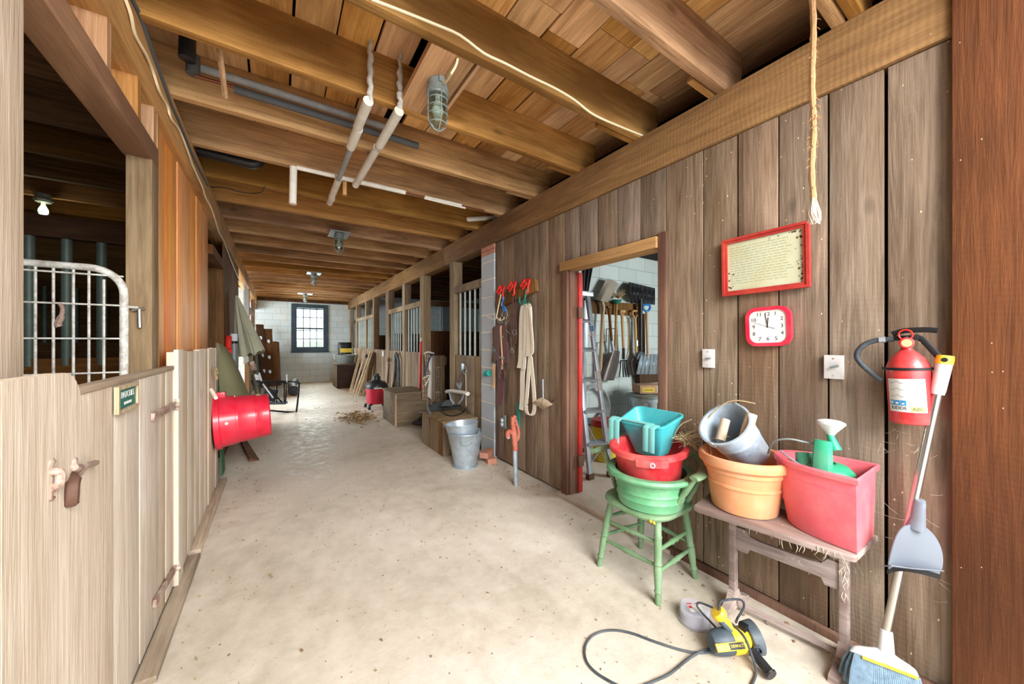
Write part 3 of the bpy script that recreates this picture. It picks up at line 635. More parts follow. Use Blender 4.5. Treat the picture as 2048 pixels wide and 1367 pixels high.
m = M(); A = Vector((.427, 2.05, 2.957)); m.tube([A + Vector((.004 * math.sin(i * 1.7), .004 * math.cos(i * 2.3), -.34 * i / 16)) for i in range(17)], [.012] * 3 + [.013 + .004 * ((i * 7) % 3) / 2 for i in range(14)], 10); tag(m.build('wrapped_pipe', 'wrap'), 'foil wrapped upright pipe coming down from the ceiling, left one of two', 'pipe')
m = M(); A = Vector((.588, 2.05, 2.957)); m.tube([A + Vector((.004 * math.sin(i * 1.9), .004 * math.cos(i * 2.9), -.315 * i / 16)) for i in range(17)], [.01] * 5 + [.013 + .005 * ((i * 5) % 3) / 2 for i in range(12)], 10); tag(m.build('wrapped_pipe', 'wrap'), 'foil wrapped upright pipe coming down beside the lamp plank, right one of two', 'pipe')
t = thing('insulated_water_pipe', 'white foam sleeved pipe with a bare grey length, left of two under the joists', 'pipe', (.41, 2.9, 2.6))
for y0, y1, z0, z1, r_, mt, nm in ((2.04, 2.32, 2.615, 2.61, .027, 'foam', 'foam_sleeve'), (2.325, 2.56, 2.61, 2.6, .028, 'foam', 'foam_sleeve'), (2.55, 3.12, 2.605, 2.6, .019, 'greyfoam', 'bare_pipe'), (3.1, 3.55, 2.61, 2.6, .026, 'foam', 'foam_sleeve'), (3.556, 3.7, 2.6, 2.6, .026, 'foam', 'foam_sleeve')):
    m = M(); m.tube([(.415, y0, z0), (.41, y1, z1)], r_, 14); m.build(nm, mt, t)
t = thing('insulated_water_pipe', 'pipe in white foam sleeves, right of the two under the joists', 'pipe', (.56, 2.7, 2.62))
for y0, y1, mt, nm, r_ in ((2.05, 2.46, 'foam', 'foam_sleeve', .027), (2.46, 2.52, 'wrap', 'joint', .02), (2.51, 3.1, 'foam', 'foam_sleeve', .026), (3.12, 3.2, 'foam', 'foam_sleeve', .026)):
    m = M(); m.tube([(.585 - (y0 - 2) * .03, y0, 2.625), (.585 - (y1 - 2) * .03, y1, 2.615)], r_, 14); m.build(nm, mt, t)
t = thing('cross_pipe', 'pipe in white foam sleeves running crosswise along a joist', 'pipe', (.5, 3.24, 2.66))
for x0, x1, r_, mt, nm in ((.13, .40, .017, 'foam', 'foam_sleeve'), (.42, .56, .018, 'foam', 'foam_sleeve'), (.57, .98, .02, 'foam', 'foam_sleeve'), (.98, 1.16, .008, 'copper', 'copper_length'), (1.16, 1.54, .016, 'foam', 'foam_sleeve'), (1.54, 1.8, .008, 'copper', 'copper_length')):
    m = M(); m.tube([(x0, 3.25, 2.672), (x1, 3.25, 2.672)], r_, 10); m.build(nm, mt, t)
ptube('foam_sleeve_strip', [(1.14, 3.2, 2.64), (1.56, 3.2, 2.635)], .009, 'foam', 'thin white foam strip hanging beside the crosswise pipe')
ptube('pipe_drop', [(.11, 3.25, 2.67), (.105, 3.25, 2.38)], .026, 'foam', 'white foam covered pipe end hanging straight down from the joists')
ptube('loose_foam_sleeve', [PY(936, 438, 3.66), PY(965, 436, 3.7), PY(997, 433, 3.72)], .025, 'foam', 'loose white foam sleeve lying askew above the right header beam')
ptube('drain_pipe', smooth_path([(-.5, 3.56, 2.76), (-.35, 3.56, 2.755), (-.22, 3.56, 2.75), (-.16, 3.56, 2.752), (-.12, 3.56, 2.78), (-.115, 3.56, 2.84), (-.115, 3.56, 2.95)], 4), .042, 'black', 'black drain pipe with an elbow under the joists by the left wall')
m = M(); m.box(.465, .495, 3.28, 3.31, 2.55, 2.70); tag(m.build('hanger_strip', 'frame'), 'short wooden hanger under a joist between the two foam sleeved pipes', 'strip')

# rope
m = M(); top = Vector((1.75, .515, 2.69)); pts = [top + Vector((.003 * math.sin(i * .9), .003 * math.cos(i * .7), -.85 * i / 22)) for i in range(23)]; rp = thing('hanging_rope', 'frayed tan rope hanging from a joist before the board wall', 'rope', top)
m.tube(pts, [.0095 + .002 * ((i * 3) % 2) for i in range(23)], 8)
for i in range(90):
    k = R.choice((12, 13, 13, 14, 15, 15, 16)) if i < 50 else R.randrange(3, 22); a = R.uniform(0, 6.28); d = Vector((math.cos(a), math.sin(a), R.uniform(-1.2, .3))) * R.uniform(.012, .024)
    m.tube([pts[k] + Vector((0, 0, R.uniform(-.018, .018))), pts[k] + d * .7, pts[k] + d + Vector((0, 0, -.006))], .0011, 4)
m.build('cord', 'rope', rp)
m = M(); e = pts[-1]
for i in range(26): a = i * 2.4; q = .012 + .014 * R.random(); m.tube([e + Vector((0, 0, .1 * R.random())), e + Vector((q * math.cos(a), q * math.sin(a), -.03)), e + Vector((q * .7 * math.cos(a + .6), q * math.sin(a + .6), -.055 - .02 * R.random()))], .0022, 4)
m.build('frayed_end', 'frayed', rp)
# ================================================================== THINGS ON AND BEFORE THE BOARD WALL
WX = 2.055
# ---- framed notice
c = (PX(1447, 478, 2.04) + PX(1617, 577, 2.04) + PX(1621, 444, 2.04) + PX(1448, 590, 2.04)) / 4; c.x = 2.05
T = on_right(c) @ Matrix.Rotation(math.radians(.8), 4, 'Z'); t = thing('framed_notice', 'faded notice in a red wooden frame hung above the red clock', 'framed notice', c)
w_, h_ = .382, .304
m = M(); m.box(-w_ / 2 + .02, w_ / 2 - .02, -h_ / 2 + .02, h_ / 2 - .02, .004, .01, T); m.build('notice_sheet', 'paper', t)
for a, b, d, n in ((w_, w_ - .024, .022, .026), (w_ - .022, w_ - .05, .017, .03)):
    hh = h_ - (w_ - a); m = M(); m.ring(rrect(a, hh, .002, 1), rrect(b, hh - (a - b), .002, 1), 0, n if a == w_ else .02, T); m.build('frame_moulding', 'redframe', t)
m = M()
for i in range(15):
    y = .1 - i * .0135
    if y < -.1: break
    x = -.155
    while x < .10: l = R.uniform(.012, .034); m.box(x, min(x + l, .13), y - .0012, y + .0012, .0101, .0105, T); x += l + .006
m.build('faded_writing', plain('faded_ink', (176, 168, 138), .9), t)
m = M()
for i in range(46):
    if i < 28: x, y = .163 - abs(R.gauss(0, .012)), R.uniform(-.12, .12)
    elif i < 38: x, y = R.uniform(.02, .16), .122 - abs(R.gauss(0, .008))
    else: x, y = -.163 + abs(R.gauss(0, .008)), R.uniform(-.12, -.02)
    s_ = R.uniform(.003, .008); m.prism([(x + s_ * R.uniform(.4, 1) * math.cos(a), y + s_ * R.uniform(.4, 1) * math.sin(a)) for a in [k * PI / 3 for k in range(6)]], .0102, .0106, T)
m.build('worn_spots', plain('worn_brown', (130, 92, 66), .9), t)
m = M(); m.box(-w_ / 2 + .025, w_ / 2 - .025, -h_ / 2 + .025, h_ / 2 - .025, .012, .0135, T); m.build('glass', 'glass', t)

# ---- red wall clock
c = PX(1536, 652, 2.035); c.x = 2.052; T = on_right(c) @ Matrix.Rotation(math.radians(2), 4, 'Z'); t = thing('wall_clock', 'square wall clock with rounded red rim under the framed notice', 'clock', c)
S = .195
m = M(); m.ring(rrect(S, S, .05, 7), rrect(S - .034, S - .034, .036, 7), 0, .027, T); m.build('rim', 'redpl', t)
m = M(); m.prism(rrect(S - .03, S - .03, .036, 7), .002, .022, T); m.build('dial', 'face', t)
m = M()
for i in range(1, 13):
    a = PI / 2 - i * PI / 6; f = min(1 / max(abs(math.cos(a)), .01), 1 / max(abs(math.sin(a)), .01), 1.16); m.text(str(i), .026, T @ Matrix.Translation((.061 * f * math.cos(a), .061 * f * math.sin(a), .0222)))
m.build('numerals', 'ink', t)
for nm, a, l, w2, mt in (('minute_hand', 97, .066, .003, 'ink'), ('hour_hand', 84, .045, .004, 'ink'), ('second_hand', 158, .066, .0012, 'grey'), ('alarm_hand', -20, .034, .003, 'grey')):
    m = M(); m.box(-.006, l, -w2 / 2, w2 / 2, .0232, .0242, T @ Matrix.Rotation(math.radians(a), 4, 'Z')); m.build(nm, mt, t)

# ---- two switch plates
for u0, v0, u1, v1, lab, tilt in ((1405, 697, 1428, 735, 'narrow pale switch plate between the doorway and the red clock', 8), (1648, 709, 1687, 758, 'larger pale outlet plate between the clock and the extinguisher', 20)):
    a, b = PX(u0, v0, 2.045), PX(u1, v1, 2.045); c = (a + b) / 2; c.x = 2.054; W, H = abs(a.y - b.y), abs(a.z - b.z); T = on_right(c); t = thing('switch_plate', lab, 'switch', c)
    m = M(); m.box(-W / 2, W / 2, -H / 2, H / 2, -.004, .012, T, bev=.002); m.build('cover_plate', 'white', t)
    m = M(); m.box(-.008, W * .32, -.004, .004, .012, .03, T @ Matrix.Rotation(math.radians(tilt), 4, 'Z'), bev=.0015); m.build('toggle', 'zinc', t)
    for k in (-1, 1): m = M(); m.lathe([(0, 0), (.004, 0), (.003, .002), (0, .002)], 10, T @ Matrix.Translation((0, k * H * .36, .012))); m.build('screw', 'rust', t)

# ---- fire extinguisher
c = Vector((1.985, .288, 1.006)); t = thing('fire_extinguisher', 'dusty red fire extinguisher strapped to the board wall beside the broom handle', 'fire extinguisher', c)
tilt = Matrix.Translation(c) @ Matrix.Rotation(math.radians(-3), 4, 'X') @ Matrix.Diagonal((.76, .76, .9, 1)); EX = lambda p: tilt @ Vector(p)
q = .0775
m = M(); m.lathe([(0, .004), (q - .012, 0), (q - .003, .004), (q, .014), (q, .222), (q - .004, .242), (q - .018, .272), (.032, .298), (.021, .308), (.019, .325), (0, .325)], 40, tilt); m.build('cylinder', 'extred', t)
va = math.atan2(-c.y, -c.x) - .16
def cyl(p, h=.0012): a = va + p.x / q; return EX(((q + h + p.z) * math.cos(a), (q + h + p.z) * math.sin(a), p.y))
m = M(); m.sheet(lambda a, b: cyl(Vector(((a - .5) * .138, .052 + b * .135, 0))), 14, 1, .0012); m.build('paper_label', 'label', t)
m = M(); m.text('KIDDE', .018, fn=lambda p: cyl(Vector((p.x - .028, p.y + .067, p.z)), .0022), sx=1.15); m.build('maker_name', 'ink', t)
m = M(); m.sheet(lambda a, b: cyl(Vector((.012 + a * .052, .055 + b * .02, 0)), .0016), 6, 1, .001); m.build('class_patch', 'yl', t)
m = M(); m.text('ABC', .019, fn=lambda p: cyl(Vector((p.x + .038, p.y + .065, p.z)), .0026), sx=1.1); m.build('class_letters', 'ink', t)
m = M()
for i in range(3): m.sheet(lambda a, b: cyl(Vector((-.062 + i * .021 + a * .019, .078 + b * .021, 0)), .0018), 3, 1, .001)
m.build('pictogram_panels', 'blue', t)
m = M()
for i in range(3): m.sheet(lambda a, b: cyl(Vector((-.058 + i * .021 + a * .009, .083 + b * (.012 - .003 * i), 0)), .0026), 2, 1, .001)
m.build('pictogram_marks', 'label', t)
m = M()
for i in range(17):
    y = .178 - i * .0055
    if i in (6, 12): continue
    m.sheet(lambda a, b: cyl(Vector((.008 + a * R.choice((.05, .054)), y + b * .0016, 0)), .002), 4, 1, .0008)
for i in range(3): m.sheet(lambda a, b: cyl(Vector((-.056 + a * .05, .172 - i * .028 - .004 * math.sin(a * 9) + b * .0022, 0)), .002), 8, 1, .0008)
m.build('fine_print', 'grey', t)
m = M(); m.lathe([(q + .002, .222), (q + .006, .222), (q + .006, .232), (q + .002, .232)], 36, tilt, closed=True); m.bar(EX((.0, .08, .227)), EX((.06, .1, .227)), .004, .01); m.bar(EX((.07, -.09, .227)), EX((.0, -.08, .227)), .004, .01); m.build('wall_strap', 'iron', t)
m = M(); m.lathe([(0, .322), (.021, .322), (.021, .34), (.017, .345), (.017, .362), (0, .362)], 20, tilt); m.box(-.012, .012, -.045, .04, .345, .366, tilt, bev=.003); m.build('valve_head', 'iron', t)
ga = va + .25; gd = Vector((math.cos(ga), math.sin(ga), 0)); p = EX((gd.x * .022, gd.y * .022, .334))
m = M(); m.lathe([(0, 0), (.0205, 0), (.0205, .008), (.017, .011), (0, .011)], 24, along(p, p + gd * .1)); gb = m.build('pressure_gauge', 'extred', t)
m = M(); m.lathe([(0, .0112), (.0135, .0112), (.0135, .012), (0, .012)], 24, along(p, p + gd * .1)); m.build('gauge_dial', 'yl', gb)
m = M(); m.tube(smooth_path([EX((0, .045, .374)), EX((0, .0, .386)), EX((0, -.07, .385)), EX((0, -.105, .379))]), .006, 8, flat=1.6); m.build('lever', 'iron', t)
m = M(); m.tube(smooth_path([EX((0, -.03, .36)), EX((0, -.055, .345)), EX((0, -.085, .30)), EX((.0, -.105, .27))]), .006, 8, flat=1.6); m.build('carry_handle', 'iron', t)
m = M(); m.tube(arc(EX((-.02, -.004, .368)), .019, 0, 2 * PI, 18, (-.15, -.9, .35), (0, .35, .94))[:-1], .0028, 6, True); m.build('pull_ring', 'hookred', t)
m = M(); H = [EX((-.006, .04, .352)), EX((-.012, .1, .35)), EX((-.02, .15, .33)), EX((-.02, .178, .29)), EX((-.016, .168, .252)), EX((-.02, .125, .205)), EX((-.03, .088, .175))]; m.tube(smooth_path(H, 6), .0095, 12); m.build('hose', 'rubber', t)
m = M(); m.tube([EX((-.0085, .068, .352)), EX((-.0105, .092, .3512))], .0115, 12); m.build('hose_ferrule', 'alu', t)

# ---- broom with dustpan clipped on its handle
ht = Vector((1.985, .208, 1.262)); hb = Vector((1.895, .348, .175)); hd = (ht - hb).normalized(); P = lambda s_: hb + (ht - hb) * s_
t = thing('broom', 'white push broom with steel handle leaning on the wall beside the extinguisher', 'broom', (1.9, .35, 0))
m = M(); m.tube([P(.0), P(.9)], .0125, 16); m.build('handle', 'steel', t)
m = M(); m.tube([P(.872), P(.885), P(.975)], [.017, .019, .0215], 16); m.build('grip', 'white', t)
m = M(); m.tube([P(.972), P(.985), P(1.0)], [.0222, .0228, .021], 16); gp = m.build('grip_cap', 'yellow', t)
cd_ = (Vector((0, 0, EYE)) - ht).normalized(); m = M(); p = P(.986) + cd_ * .019; m.lathe([(0, 0), (.008, 0), (.008, .004), (0, .004)], 14, along(p, p + cd_)); m.build('hanging_hole', 'iron', gp)
A = G(1703, 1295, .15); B = G(1836, 1345, .115); ax = (B - A).normalized(); mid = (A + B) / 2; nrm = Vector((-ax.y, ax.x, 0)) * -1
if nrm.dot(Vector((0, 0, EYE)) - mid) < 0: nrm = -nrm
nrm = nrm.normalized(); LN = (B - A).length; up = nrm.cross(ax).normalized()
if up.z < 0: up = -up
def br(a, b, n): return mid + ax * (a * LN / 2) + up * b + nrm * n
rings = []
for i in range(17):
    s_ = -1 + 2 * i / 16; k = math.sqrt(max(0, 1 - abs(s_) ** 3.2)) * .9 + .1; hh = (.03 + .02 * math.exp(-(s_ / .34) ** 2)) * k; rings.append([br(s_ * 1.04, -.012 + hh * (.5 + .5 * math.sin(a)) * 1.15, .024 * k * math.cos(a)) for a in [2 * PI * j / 12 for j in range(12)]])
m = M(); m.loft(rings); m.tube([mid + up * .03 + (hb - mid - up * .04) * .0, hb + hd * .06], [.024, .0175], 14); m.build('block', 'white', t)
m = M(); m.bar(br(-.78, -.003, .0255), br(.84, -.003, .0255), .008, .006); m.build('yellow_strip', 'yellow', t)
m = M()
for i in range(34):
    for j in (-1, 0, 1):
        s_ = -.93 + 1.86 * i / 33 + R.uniform(-.01, .01); a = br(s_, -.006, j * .014); b = br(s_ * 1.16 + .03, -.06, j * .026 + .01); e = br(s_ * 1.2 + .05, -.12, j * .034 + .016); e.z = max(e.z, .004); m.tube([a, b, e], [.0058, .0066, .0052], 5)
m.build('bristles', 'bristle', t)
t = thing('dustpan', 'clear grey dustpan clipped upside down on the broom handle', 'dustpan', P(.33))
vd = (Vector((0, 0, EYE)) - P(.3)); side = Vector((CS, -SN, -.1)).normalized(); fr = side.cross(hd).normalized()
if fr.dot(vd) < 0: fr = -fr
if side.y > 0: side = -side
LP = .88; o_ = lambda a, b, n: P(0) + hd * (.218 + b * LP) + side * (a * .84) + fr * (n * .75)
def pan(a, b):
    x = (a - .5) * 2; hw = .114 * (math.sqrt(max(0, 1 - (max(0, b - .12) / .88) ** 2.3)) * .97 + .03) * (1 - .05 * (b < .12)); return o_(x * hw, .115 + b * .19, .022 + .045 * (1 - b) * x * x * .8 + .028 * (1 - abs(x)) * 0 + .012 * math.sin(b * PI))
m = M(); m.sheet(pan, 16, 14, .003); m.sheet(lambda a, b: o_((a - .5) * .224, .112 + b * .028, .024 + .05 * b * (1 - .2 * abs(a - .5))), 10, 2, .003); m.build('pan', 'clear', t)
m = M(); m.sheet(lambda a, b: o_((a - .5) * .222, .1 + b * .02, .024 + .036 * (2 * a - 1) ** 2), 12, 1, .005); m.build('rubber_lip', 'iron', t)
m = M(); m.tube([o_(0, .285, .028), o_(.0, .33, .03), o_(-.006, .37, .03), o_(-.004, .395, .027), o_(.012, .405, .022)], [.026, .019, .017, .016, .008], 12, flat=.7); m.build('clip_handle', 'clear', t)

# ---- green Windsor chair
def leg_prof(L):
    return [(0, 0), (.0135, 0), (.0165, .03), (.015, .05), (.02, .06), (.015, .07), (.019, .12), (.0215, .17), (.018, .18), (.022, .19), (.018, .2), (.0205, .27), (.018, .31), (.0215, .32), (.018, .33), (.0165, L), (0, L)]
cx, cy = 1.755, 1.262; ZS = .405
t = thing('windsor_chair', 'worn green wooden armchair holding the stacked tubs, before the doorway', 'chair', (cx, cy, 0))
th = [(1.577, 1.462), (1.589, 1.083), (1.938, 1.091), (1.931, 1.441)]; top = [(1.625, 1.41), (1.635, 1.115), (1.885, 1.12), (1.885, 1.40)]
lp = lambda i, z: Vector((th[i][0], th[i][1], 0)).lerp(Vector((top[i][0], top[i][1], ZS)), z / ZS)
for i in range(4):
    a, b = Vector((*th[i], 0)), Vector((*top[i], ZS)); L_ = (b - a).length; m = M(); m.lathe([(r_, z * L_ / .41 if z < .4 else L_) for r_, z in leg_prof(.41)], 14, along(a, b)); m.build('leg', 'greenp', t)
def stretch(a, b, nm='stretcher'):
    m = M(); n = 16; pts = [a.lerp(b, i / n) for i in range(n + 1)]; rr = [.0075 + .004 * math.sin(PI * i / n) + (.004 if i in (7, 9) else 0) for i in range(n + 1)]; m.tube(pts, rr, 10); m.build(nm, 'greenp', t)
for i, j, zz in ((0, 1, (.16, .27)), (1, 2, (.15, .25)), (2, 3, (.2,)), (3, 0, (.17, .28))):
    for z in zz: stretch(lp(i, z), lp(j, z + .015))
sp = rrect(.40, .385, .13, 7); m = M(); n = len(sp)
rg = [[(cx - .008 + x * k * 1.05, cy - .006 + y * k * 1.04, z) for x, y in sp] for k, z in ((.86, ZS - .004), (.97, ZS + .002), (1, ZS + .014), (.985, ZS + .027), (.93, ZS + .033))]; m.loft(rg); m.build('seat', 'greenp', t)
m = M()
for u, v in ((1313, 1036), (1330, 1034)): p = G(u, v, ZS + .012); p.x = 1.556; m.ball(p, .011, .3, 1, .8, 8)
m.build('worn_patch', 'yellowspot', t)
ap = smooth_path([(1.585, 1.515, .655), (1.7, 1.52, .66), (1.86, 1.48, .665), (1.965, 1.37, .67), (1.995, 1.25, .67), (1.965, 1.11, .67), (1.86, .99, .665), (1.735, .945, .66), (1.665, .945, .655)], 4)
m = M(); m.tube(ap, [.022] + [.024] * 5 + [.03] * (len(ap) - 12) + [.028] * 5 + [.022], 12, flat=.5); m.build('arm_bow', 'greenp', t)
for (x, y), (x2, y2) in (((1.70, 1.085), (1.70, .955)), ((1.70, 1.44), (1.68, 1.51)), ((1.87, 1.10), (1.93, 1.02)), ((1.92, 1.2), (1.98, 1.18)), ((1.92, 1.33), (1.98, 1.34)), ((1.87, 1.42), (1.93, 1.46))):
    a, b = Vector((x, y, ZS + .03)), Vector((x2, y2, .645)); L_ = (b - a).length; m = M(); m.lathe([(0, 0), (.011, 0), (.015, .03), (.012, .05), (.017, .08), (.012, .1), (.016, .15), (.011, L_ - .01), (.009, L_), (0, L_)], 12, along(a, b)); m.build('spindle', 'greenp', t)

# ---- tubs stacked on the chair
c = Vector((1.705, 1.212, ZS + .034)); t = thing('feed_tub', 'wide dusty green feed tub sitting on the green chair', 'tub', c); T = Matrix.Translation(c)
m = M(); m.lathe([(0, 0), (.158, 0), (.166, .006), (.17, .04), (.176, .05), (.171, .06), (.172, .076), (.178, .085), (.173, .095), (.178, .15), (.186, .155), (.222, .158), (.23, .17), (.224, .183), (.2, .187), (.184, .18), (.162, .012), (0, .012)], 48, T); m.build('tub_body', 'greentub', t)
c2 = Vector((1.735, 1.235, c.z + .014)); t = thing('feed_tub', 'red flat-backed feed tub nested in the green tub', 'tub', c2); T = Matrix.Translation(c2) @ Matrix.Rotation(math.radians(-3), 4, 'Y')
m = M(); m.lathe([(0, 0), (.145, 0), (.15, .006), (.178, .25), (.184, .258), (.205, .26), (.208, .285), (.2, .29), (.18, .288), (.146, .014), (0, .014)], 44, T); m.build('tub_body', 'redtub', t)
aa = math.atan2(-.42, -.9) + .28; m = M(); m.sheet(lambda a, b: T @ Vector(((.203 + .006 * b) * math.cos(aa + (a - .5) * .75), (.203 + .006 * b) * math.sin(aa + (a - .5) * .75), .235 + .04 * b)), 8, 2, .012); m.build('lug', 'redtub', t)
p = T @ Vector((.213 * math.cos(aa), .213 * math.sin(aa), .25)); m = M(); m.tube(arc(p, .011, 0, 2 * PI, 14, (-math.sin(aa), math.cos(aa), 0), (0, 0, 1))[:-1], .0035, 6, True); m.build('ring', 'galv', t)
t = thing('hook_over_feeder', 'turquoise hook-over feeder box tilted in the red tub', 'feeder', (1.79, 1.29, .7))
rim = [Vector(p) for p in ((1.715, 1.43, .842), (1.725, 1.155, .848), (1.9, 1.13, .905), (1.885, 1.43, .91))]; bot = [Vector(p) for p in ((1.76, 1.36, .66), (1.765, 1.2, .66), (1.86, 1.19, .68), (1.86, 1.36, .68))]
def rq(C, k, z): # rounded quad
    out = []; g = sum(C, Vector()) / 4
    for i in range(4):
        a, b, d = C[i - 1], C[i], C[(i + 1) % 4]
        for s_ in range(5): u_ = s_ / 4; p1 = b.lerp(a, .16); p2 = b.lerp(d, .16); out.append((p1.lerp(b, u_)).lerp(b.lerp(p2, u_), u_))
    return [g + (p - g) * k + Vector((0, 0, z)) for p in out]
m = M(); m.loft([rq(bot, .9, 0), rq(bot, 1, .006), rq(rim, 1, -.012), rq(rim, 1.05, -.01), rq(rim, 1.05, .002), rq(rim, .98, .002), rq(bot, .95, .012), rq(bot, .5, .012)]); m.build('box', 'teal', t)
for y0, y1 in ((1.40, 1.475), (1.165, 1.235)):
    m = M()
    for k in (0, 1): ya, yb = (y0, (y0 + y1) / 2 - .002) if k == 0 else ((y0 + y1) / 2 + .002, y1); m.sheet(lambda a, b: Vector((1.725 - .045 * min(1, b * 4) - .004 * b - .003 * math.sin(a * PI), ya + (yb - ya) * a, .856 - .014 * max(0, b * 4 - .7) / 3.3 * 10)), 4, 8, .006)
    m.build('hook', 'teall', t)
m = M(); m.tube([(1.716, 1.42, .853), (1.72, 1.2, .856)], .008, 8); m.build('rim_bar', 'teall', t)
# dried roots
t = thing('dried_plant_roots', 'tangle of dried plant roots lying on the edge of the red tub', 'dried plant', (1.86, 1.1, .78)); m = M(); c = Vector((1.845, 1.08, .775))
for i in range(60):
    a = R.uniform(0, 2 * PI); e = R.uniform(-.4, 1); l = R.uniform(.03, .075); d = Vector((math.cos(a) * .7, math.sin(a), e)).normalized(); p = c + Vector((R.gauss(0, .012), R.gauss(0, .016), R.gauss(0, .01))); m.tube(smooth_path([p, p + d * l * .5 + Vector((R.gauss(0, .01), R.gauss(0, .01), .01)), p + d * l + Vector((R.gauss(0, .012), R.gauss(0, .012), 0))], 3), [.0028 - .0003 * k for k in range(7)], 4)
m.build('root_ball', 'straw', t); m = M()
Q = lambda u, v, dx=1.84: PX(u, v, dx)
for pts in ([(1370, 870), (1400, 852), (1440, 812), (1470, 800), (1510, 806)], [(1372, 872), (1395, 868), (1412, 866), (1420, 890), (1424, 925), (1421, 955)], [(1350, 866), (1362, 848), (1383, 838)], [(1375, 878), (1395, 872), (1420, 876), (1460, 872)], [(1388, 846), (1396, 856), (1408, 874), (1416, 888)]): m.tube(smooth_path([Q(u, v) for u, v in pts], 4), .003, 5)
m.build('long_stem', 'straw', t)

# ---- narrow bench
t = thing('school_bench', 'narrow dusty wooden bench on cast feet under the flowerpot and pink bucket', 'bench', (1.85, .68, 0)); ZT = .53
tp = [G(1386, 1010, ZT), G(1712, 1112, ZT), G(1756, 1070, ZT), Vector((1.925, .985, ZT))]; tp[2].x = 2.03; tp[1].x = 1.755
poly = [(p.x, p.y) for p in tp]; m = M(); g0 = sum(tp, Vector()) / 4; rg = [[(g0.x + (x - g0.x) * k, g0.y + (y - g0.y) * k, z) for x, y in poly] for k, z in ((.985, ZT - .026), (1, ZT - .021), (1, ZT - .004), (.992, ZT))]
rg = [[tuple(Vector(r_[i]).lerp(Vector(r_[(i + 1) % 4]), f)) for i in range(4) for f in (.03, .97)] for r_ in rg]; m.loft(rg, r=.75); m.build('top', 'bench', t)
for (x, y), nm in (((1.875, .862), 0), ((1.92, .462), 1)):
    m = M(); m.box(x - .02, x + .018, y - .014, y + .014, .05, ZT - .024, bev=.004, r=.6); m.build('leg', 'bench', t)
    m = M(); prof = [(-.145, 0), (-.135, .024), (-.09, .034), (-.04, .06), (-.02, .1), (.02, .1), (.04, .06), (.09, .036), (.125, .026), (.135, 0), (.1, 0), (.06, .014), (-.06, .014), (-.1, 0)]; m.prism(prof, -.016, .016, Matrix.Translation((x, y, 0)) @ Matrix.Rotation(PI / 2, 4, 'X')); m.build('foot', 'bench', t)
    m = M(); m.bar((x - .15, y, ZT - .034), (x + .1, y, ZT - .034), .02, .02); m.build('cleat', 'bench', t)
a, b = Vector((1.875, .85, 0)), Vector((1.92, .474, 0)); dd = (b - a).length; fx = (b - a).normalized()
m = M(); pr = [(0, .30), (0, .41), (.04, .41), (.06, .385), (.1, .378), (dd - .1, .378), (dd - .06, .385), (dd - .04, .41), (dd, .41), (dd, .30), (dd - .05, .30), (dd - .06, .325), (.06, .325), (.05, .30)]; m.prism(pr, -.009, .009, frame((fx.x, fx.y, 0), (0, 0, 1), (fx.y, -fx.x, 0), (a.x, a.y, 0))); m.build('stretcher_board', 'bench', t)
m = M(); m.bar(a.lerp(b, .02) + Vector((0, 0, .04)), a.lerp(b, .98) + Vector((0, 0, .04)), .012, .02); m.build('lower_rail', 'bench', t)

# ---- terracotta flowerpot with the tilted pail in it
c = Vector((1.845, .803, ZT + .001)); t = thing('flowerpot', 'large terracotta flowerpot on the bench with a metal pail lying in it', 'flowerpot', c)
m = M(); m.lathe([(0, 0), (.126, 0), (.133, .005), (.149, .118), (.155, .122), (.155, .13), (.151, .134), (.16, .18), (.168, .184), (.17, .194), (.168, .202), (.176, .205), (.187, .215), (.19, .24), (.186, .252), (.178, .256), (.168, .25), (.16, .19), (.13, .02), (0, .02)], 56, Matrix.Translation(c)); m.build('pot_wall', 'terra', t)
O = Vector((1.792, .868, .918)); ax = Vector((-.70, .17, .66)).normalized(); Bq = O - ax * .245; T = along(Bq, O)
t = thing('metal_pail', 'dusty galvanised pail lying tilted in the flowerpot with two wooden rollers', 'pail', Bq)
m = M(); m.lathe([(0, 0), (.085, 0), (.088, .008), (.1, .115), (.103, .12), (.104, .15), (.106, .155), (.104, .16), (.116, .236), (.122, .24), (.122, .247), (.113, .248), (.084, .012), (0, .012)], 44, T); m.build('pail_wall', 'galvd', t)
for s_ in (1, -1):
    m = M(); m.lathe([(0, 0), (.02, 0), (.02, .004), (0, .004)], 14, T @ Matrix.Translation((0, s_ * .12, .235)) @ Matrix.Rotation(PI / 2 * s_, 4, 'X') @ Matrix.Translation((0, 0, -.002))); m.build('handle_ear', 'galvd', t)
m = M(); m.tube(smooth_path([G(1536, 905, .8), PX(1541, 892, 1.83), PX(1552, 880, 1.80), PX(1580, 877, 1.80), PX(1610, 883, 1.82), PX(1645, 890, 1.84)], 4), .0038, 7); m.build('wire_handle', 'zinc', t)
for (u, v), (u2, v2), rr in (((1447, 833), (1434, 872), .021), ((1499, 822), (1482, 868), .023)):
    a, b = PX(u, v, 1.83), PX(u2, v2, 1.775); a -= ax * .02; b -= ax * .03; m = M(); m.tube([a, b], rr, 18); tag(m.build('wooden_roller', 'lumber'), 'bare wooden roller standing in the tilted pail, %s' % ('left one' if u < 1460 else 'right one'), 'roller')

